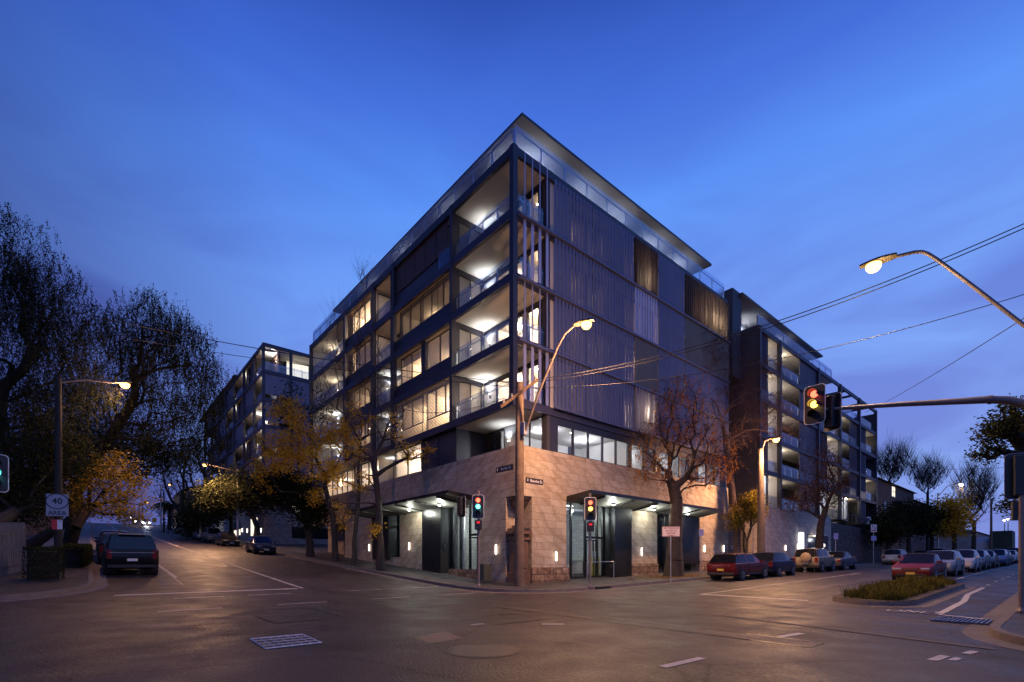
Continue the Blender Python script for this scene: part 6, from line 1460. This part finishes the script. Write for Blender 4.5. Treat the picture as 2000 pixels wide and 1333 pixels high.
# ================================================================== cars
PAINT = {}
def paint(n, c, met=.3):
    if n not in PAINT:
        PAINT[n] = mat(n + '_car_paint', c, .32 if n != 'red' else .5, met if n != 'red' else 0, .35, coat=.22 if n != 'red' else 0, noise=(1.2, .06))
    return PAINT[n]
def car(label, u, v, head, kind, pm, group, H=1.45, Ln=4.3, W_=1.74, plate_m=None, lit_head=0, lit_tail=0, dz=0, name='parked_car', extra=None, roofm=None, slope=0, det=True):
    z = road_z(u, v); hx_, hy_ = math.cos(head), math.sin(head)
    pitch = math.atan2(road_z(u + hx_, v + hy_) - road_z(u - hx_, v - hy_), 2)
    T = thing(name, label, 'car', (u, v, z + .02), 0, group); T.rotation_euler = (0, -pitch, head)
    hw = W_ / 2; belt = H * .62
    K = {'sedan': dict(tr=.95, rg_=.75, hood=1.15, ws=.85, rake=0), 'hatch': dict(tr=.12, rg_=.5, hood=.95, ws=.85, rake=0), 'wagon': dict(tr=.10, rg_=.42, hood=1.2, ws=.8, rake=0), 'suv': dict(tr=.06, rg_=.22, hood=1.05, ws=.6, rake=0), 'convertible': dict(tr=.9, rg_=.55, hood=1.15, ws=.75, rake=0)}[kind]
    zb = .24 if kind != 'suv' else .32; hood_z = belt * .98; deck = belt * 1.04
    x0 = -Ln / 2
    st = []  # x, z low, z bottom side, belt z, half width, top z, top half width
    tr, rgl, hd, ws = K['tr'], K['rg_'], K['hood'], K['ws']
    xr = x0 + tr; xr2 = xr + rgl; xw = Ln / 2 - hd; xw2 = xw - ws
    st.append((x0, zb + .14, belt * .80, hw * .86, belt * .86, hw * .78)); st.append((x0 + .05, zb + .03, belt * .93, hw * .95, belt * (.97 if tr > .5 else 1.0), hw * .86))
    if tr > .5: st.append((x0 + .3, zb, belt * .98, hw, deck, hw * .86)); st.append((xr - .1, zb, belt, hw, deck + .01, hw * .86))
    st.append((xr, zb, belt, hw, deck + .02 if tr > .5 else belt + .05, hw * .86))
    st.append((xr2, zb, belt, hw, H - .02, hw * .74))
    xm = (xr2 + xw2) / 2
    npil = [xr2 + (xw2 - xr2) * .12 - .0, xm - .05, xm + .05] if kind in ('wagon', 'suv') else [xm - .05, xm + .05]
    pill = []
    for q in npil: st.append((q, zb, belt, hw, H + .015, hw * .755))
    st.append((xw2, zb, belt, hw, H - .015, hw * .75))
    st.append((xw, zb, belt * .985, hw, hood_z + .04, hw * .86))
    st.append((xw + hd * .5, zb, belt * .93, hw * .995, hood_z - .03, hw * .84)); st.append((Ln / 2 - .28, zb, belt * .80, hw * .96, hood_z * .88, hw * .78)); st.append((Ln / 2 - .07, zb + .02, belt * .70, hw * .9, hood_z * .78, hw * .7)); st.append((Ln / 2, zb + .1, belt * .56, hw * .8, belt * .60, hw * .62))
    rows = []
    for x, zl, zs, w_, zt_, wt in st:
        rows.append([(x, 0, zl), (x, w_ * .86, zl), (x, w_ * .97, zl + .12), (x, w_, (zl + zs) / 2 + .05), (x, w_ * .985, zs), (x, w_ * .93 if zt_ > zs + .12 else wt + (w_ * .985 - wt) * .5, min(zs + .035, zt_)), (x, wt, zt_ - .045 if zt_ > zs + .1 else zt_ - .008), (x, wt * .8, zt_ - .008), (x, 0, zt_ + .012)])
    body, gl_side, gl_f, gl_r = MB(), MB(), MB(), MB(); roofb = MB()
    iR, iR2 = [i for i, s in enumerate(st) if s[0] == xr][0], [i for i, s in enumerate(st) if s[0] == xr2][0]; iW2, iW = [i for i, s in enumerate(st) if s[0] == xw2][0], [i for i, s in enumerate(st) if s[0] == xw][0]
    def inset(q, f, off):
        q = [Vector(p) for p in q]; c = sum(q, Vector()) / 4; n = (q[1] - q[0]).cross(q[2] - q[0]).normalized()
        if n.dot(c - Vector((0, 0, .7))) < 0: n = -n
        return [c + (p - c) * f + n * off for p in q]
    for sgn in (1, -1):
        base = len(body.v)
        for r_ in rows: body.v += [(x, y * sgn, z_) for x, y, z_ in r_]
        for i in range(len(rows) - 1):
            for j in range(8):
                q = (base + i * 9 + j, base + (i + 1) * 9 + j, base + (i + 1) * 9 + j + 1, base + i * 9 + j + 1)
                body.f.append(q if sgn > 0 else q[::-1]); body.m.append(1 if (roofm and j >= 5 and iR - (1 if False else 0) <= i < iW2) else 0)
                pts = [body.v[t] for t in q]
                if j == 5 and iR <= i < iW and not (st[i + 1][0] - st[i][0] < .12) :
                    if roofm and i < iR2: continue
                    gl_side.face(inset(pts, .9, .006))
                if i == iR and j in (6, 7) and not (kind == 'suv' and False):
                    gl_r.face(inset(pts, 1.0 if j == 7 else .93, .008))
                if i == iW2 and j in (6, 7): gl_f.face(inset(pts, 1.0 if j == 7 else .93, .008))
        for e_ in (0, len(rows) - 1):
            body.f.append(tuple(base + e_ * 9 + j for j in range(9))); body.m.append(0)
    if kind == 'suv' or tr < .3:   # tail glass lies on the upright rear face
        pass
    bo = body.build('body', [pm, roofm or pm], T, local=True, smooth=38)
    gl_side.build('side_window', M['carglass'], T, local=True, recalc=False); gl_f.build('windscreen', M['carglass'], T, local=True, recalc=False); gl_r.build('rear_window', M['carglass'], T, local=True, recalc=False)
    wr = .31 if kind != 'suv' else .35
    for wx in (x0 + .82, Ln / 2 - .82):
        for sgn in (1, -1):
            a = MB(); a.lathe([(wr + .055, hw * .55), (wr + .055, hw + .002)], (wx, 0, wr), axis='y', seg=22)
            if sgn < 0: a.v = [(x, -y, z_) for x, y, z_ in a.v]
            a.build('wheel_arch', M['trim'], T, local=True)
            t_ = MB(); t_.lathe([(wr * .8, hw - .2), (wr, hw - .17), (wr, hw + .0), (wr * .93, hw + .02), (wr * .66, hw + .022)], (wx, 0, wr), axis='y', seg=22)
            r_ = MB(); r_.lathe([(wr * .66, hw - .05), (wr * .66, hw + .024), (wr * .58, hw + .024), (wr * .5, hw + .005), (wr * .15, hw + .012), (.02, hw + .018)], (wx, 0, wr), axis='y', seg=22)
            for k in range(5):
                an = 6.2832 * k / 5 + .3; c, s = math.cos(an), math.sin(an); w2 = .035
                r_.face([(wx + c * .06 - s * w2, hw + .03, wr + s * .06 + c * w2), (wx + c * .06 + s * w2, hw + .03, wr + s * .06 - c * w2), (wx + c * wr * .6 + s * w2 * .7, hw + .026, wr + s * wr * .6 - c * w2 * .7), (wx + c * wr * .6 - s * w2 * .7, hw + .026, wr + s * wr * .6 + c * w2 * .7)])
            for q in (t_, r_):
                if sgn < 0: q.v = [(x, -y, z_) for x, y, z_ in q.v]
            wo = t_.build('wheel', M['tyre'], T, local=True, smooth=40); r_.build('rim', M['rim'], wo, local=True)
    for sgn in (1, -1):
        h_ = MB(); ys = sorted((sgn * hw * .45, sgn * hw * .86)); h_.box(Ln / 2 - .24, Ln / 2 - .035, ys[0], ys[1], hood_z * .68, hood_z * .80); ho = h_.build('headlight', M['e_head'] if lit_head else M['head'], T, local=True, bevel=.03)
        t_ = MB(); ys = sorted((sgn * hw * (.62 if kind != 'suv' else .72), sgn * hw * .93)); zt0, zt1 = (belt * .70, belt * .90) if tr > .3 else (belt * .66, belt * 1.0)
        t_.box(x0 - .012, x0 + .16, ys[0], ys[1], zt0, zt1); to = t_.build('tail_light', M['e_tail'] if lit_tail else M['tail'], T, local=True, bevel=.02)
        mr_ = MB(); ys = sorted((sgn * (hw * .95), sgn * (hw + .16))); mr_.box(xw - .28, xw - .16, ys[0], ys[1], belt + .02, belt + .15); mr_.build('wing_mirror', pm, T, local=True, bevel=.025)
    bm_ = MB(); bm_.box(x0 - .035, x0 + .12, -hw * .9, hw * .9, zb + .06, zb + .20); bm_.box(Ln / 2 - .1, Ln / 2 + .03, -hw * .72, hw * .72, zb + .04, zb + .14); bm_.box(Ln / 2 - .06, Ln / 2 + .012, -hw * .38, hw * .38, hood_z * .62, hood_z * .70)
    bm_.box(x0 + .9 + wr, Ln / 2 - .9 - wr, hw * .9, hw + .006, zb + .02, zb + .1); bm_.box(x0 + .9 + wr, Ln / 2 - .9 - wr, -hw - .006, -hw * .9, zb + .02, zb + .1)
    bm_.build('bumper_trim', M['trim'], T, local=True, bevel=.015)
    # door shut lines and handles
    dl = MB()
    for xx in (xm, xw - .08, xr2 - .05):
        for sgn in (1, -1): dl.box(xx - .006, xx + .006, sgn * (hw * .985), sgn * (hw + .004), zb + .14, belt - .02)
    dl.build('door_gap', M['trim'], T, local=True)
    pl = MB(); pl.box(x0 - .045, x0 - .036, -.19, .19, belt * .58 + .0, belt * .58 + .12); pl.box(x0 - .036, x0 + .1, -.16, .16, belt * .58 + .02, belt * .58 + .1); pl.box(Ln / 2 + .031, Ln / 2 + .04, -.19, .19, zb + .1, zb + .22)
    pl.build('number_plate', plate_m or M['plate_w'], T, local=True)
    if extra: extra(T, x0, Ln, hw, belt, H, xr2, xw2)
    return T
def roof_rails(T, x0, Ln, hw, belt, H, xr2, xw2):
    mb = MB()
    for s in (1, -1): mb.tube([(xr2 - .1, s * hw * .7, H), (xr2, s * hw * .7, H + .05), (xw2, s * hw * .7, H + .05), (xw2 + .1, s * hw * .7, H)], .016, 6)
    mb.build('roof_rail', M['trim'], T, local=True)
def spare(T, x0, Ln, hw, belt, H, xr2, xw2):
    mb = MB(); mb.lathe([(.30, -.2), (.35, -.16), (.35, -.02), (.3, .02)], (x0, -.08, belt * 1.0), axis='x', seg=24); mb.build('spare_wheel', mat('spare_cover_tan', (.30, .22, .15), .5, noise=(3, .1)), T, local=True, smooth=40)
def big_tail(T, x0, Ln, hw, belt, H, xr2, xw2):
    mb = MB(); mb.box(x0 - .02, x0 + .1, -hw * .82, hw * .82, belt * .9, belt * .92); mb.box(xr2 - .2, xr2 + .1, -.5, .5, H - .01, H + .02); mb.build('tailgate_strip', M['metal'], T, local=True)
N_, S_, E_, W_d = math.pi / 2, -math.pi / 2, 0.0, math.pi
gl_, gr_, go_ = 'cars parked up the hill', 'cars parked beside the apartment blocks', 'cars parked facing us beyond the island'
navy, black, maroon, tan, grey, silver, white, red, dgrey = paint('navy', (.008, .012, .05)), paint('black', (.004, .004, .004)), paint('maroon', (.10, .005, .010)), paint('tan', (.26, .20, .14)), paint('grey', (.09, .09, .105)), paint('silver', (.20, .20, .23)), paint('white', (.42, .40, .40), 0), paint('red', (.13, .002, .004), .1), paint('dark_grey', (.05, .05, .06))
car('big black four-wheel drive seen from behind, first in the uphill parking row', -14.35, 12.6, N_, 'suv', black, gl_, H=1.9, Ln=4.85, W_=2.0, extra=big_tail)
car('black wagon parked directly ahead of the big black four-wheel drive', -14.6, 19.2, N_, 'suv', dgrey, gl_, H=1.75, Ln=4.6)
car('third car ahead in the uphill parking row, pale roof showing', -14.6, 25.2, N_, 'suv', grey, gl_, H=1.75, Ln=4.4)
car('farthest car visible in the uphill parking row', -14.6, 31.5, N_, 'sedan', silver, gl_)
car('dark blue hatchback nose-down below the round dark tree', -4.3, 29.6, S_, 'hatch', navy, gl_, H=1.48, Ln=4.0)
car('dark wagon two places up the hill from the blue hatchback', -4.3, 43.5, S_, 'wagon', black, gl_)
car('pale four-wheel drive with roof rails up the hill on the building side', -4.3, 52, S_, 'suv', tan, gl_, H=1.75, extra=roof_rails)
car('small silver sedan behind the pale four-wheel drive', -4.3, 60, S_, 'sedan', silver, gl_)
car('dark hatchback fourth up the hill on the building side', -4.3, 70, S_, 'hatch', dgrey, gl_)
car('last dark sedan near the crest on the building side', -4.3, 79, S_, 'sedan', black, gl_)
c1 = car('oncoming car with blazing headlamps at the crest of the uphill street', -7.0, 112, S_, 'sedan', silver, 'cars cresting the hill', lit_head=1, name='moving_car')
light('headlight_glow', (-7, 108.5, road_z(-7, 108) + .8), 500, (.9, .93, 1), .2)
c2 = car('second oncoming car with headlamps on, nearer than the crest', -7.6, 122, S_, 'hatch', grey, 'cars cresting the hill', lit_head=1, name='moving_car')
car('maroon station wagon with roof rails at the head of the kerbside row', 13.4, -4.95, E_, 'wagon', maroon, gr_, H=1.48, Ln=4.6, plate_m=M['plate_y'], extra=roof_rails)
car('dark blue hatchback parked ahead of the maroon wagon', 18.1, -4.95, E_, 'hatch', navy, gr_, H=1.5, Ln=3.9)
car('tan four-wheel drive with spare wheel on its tailgate', 25.9, -4.95, E_, 'suv', tan, gr_, H=1.7, Ln=4.0, W_=1.76, extra=spare)
car('grey sedan ahead of the tan four-wheel drive', 31.2, -4.95, E_, 'sedan', grey, gr_, H=1.45, Ln=4.4)
car('white wagon beyond the end of the rubble stone wall', 51.5, -4.8, E_, 'wagon', white, gr_, H=1.62, Ln=4.7)
car('car with red brake lights glowing beyond the white wagon', 60, -5.6, E_, 'sedan', maroon, gr_, lit_tail=1, name='moving_car')
light('brake_glow', (57.2, -5.7, road_z(57, -5.7) + .85), 25, (1, .08, .05), .1)
for k, (uu, pm, kd, lb) in enumerate(((68, silver, 'sedan', 'silver sedan beyond the brake lights'), (75, tan, 'suv', 'beige van-like car under the orange tree'), (82, grey, 'wagon', 'grey wagon past the beige one'), (89, black, 'sedan', 'black sedan near the end of the far kerb row'), (96, silver, 'hatch', 'pale hatchback last of the far kerb row'))):
    car(lb, uu, -5.0, E_, kd, pm, gr_, H=1.8 if kd == 'suv' else 1.45)
vv = -12.45
car('red soft-top convertible behind the planted island', 18.3, vv, W_d, 'convertible', red, go_, H=1.4, Ln=4.25, W_=1.74, plate_m=M['plate_y'], roofm=mat('black_soft_top', (.012, .012, .014), .9))
car('silver hatchback second in the row after the red convertible', 24.4, vv, W_d, 'hatch', silver, go_, H=1.5, Ln=4.2)
car('small white hatchback with round headlamps, third in the row', 31.6, vv - .1, W_d, 'hatch', white, go_, H=1.53, Ln=3.8, W_=1.68)
car('dark grey hatchback behind the small white one', 37.8, vv, W_d, 'hatch', grey, go_, H=1.5)
car('dark sedan fifth in the row facing us', 43.6, vv, W_d, 'sedan', dgrey, go_)
car('blue wagon sixth in the row facing us', 50.2, vv - .2, W_d, 'wagon', paint('mid_blue', (.03, .06, .2)), go_, H=1.55)
for k, (uu, pm, kd, lb) in enumerate(((57, silver, 'sedan', 'silver sedan farther along the facing row'), (64, white, 'hatch', 'white hatchback farther along the facing row'), (71, black, 'suv', 'black four-wheel drive at the far end of the facing row'))):
    car(lb, uu, vv, W_d, kd, pm, go_, H=1.75 if kd == 'suv' else 1.45)
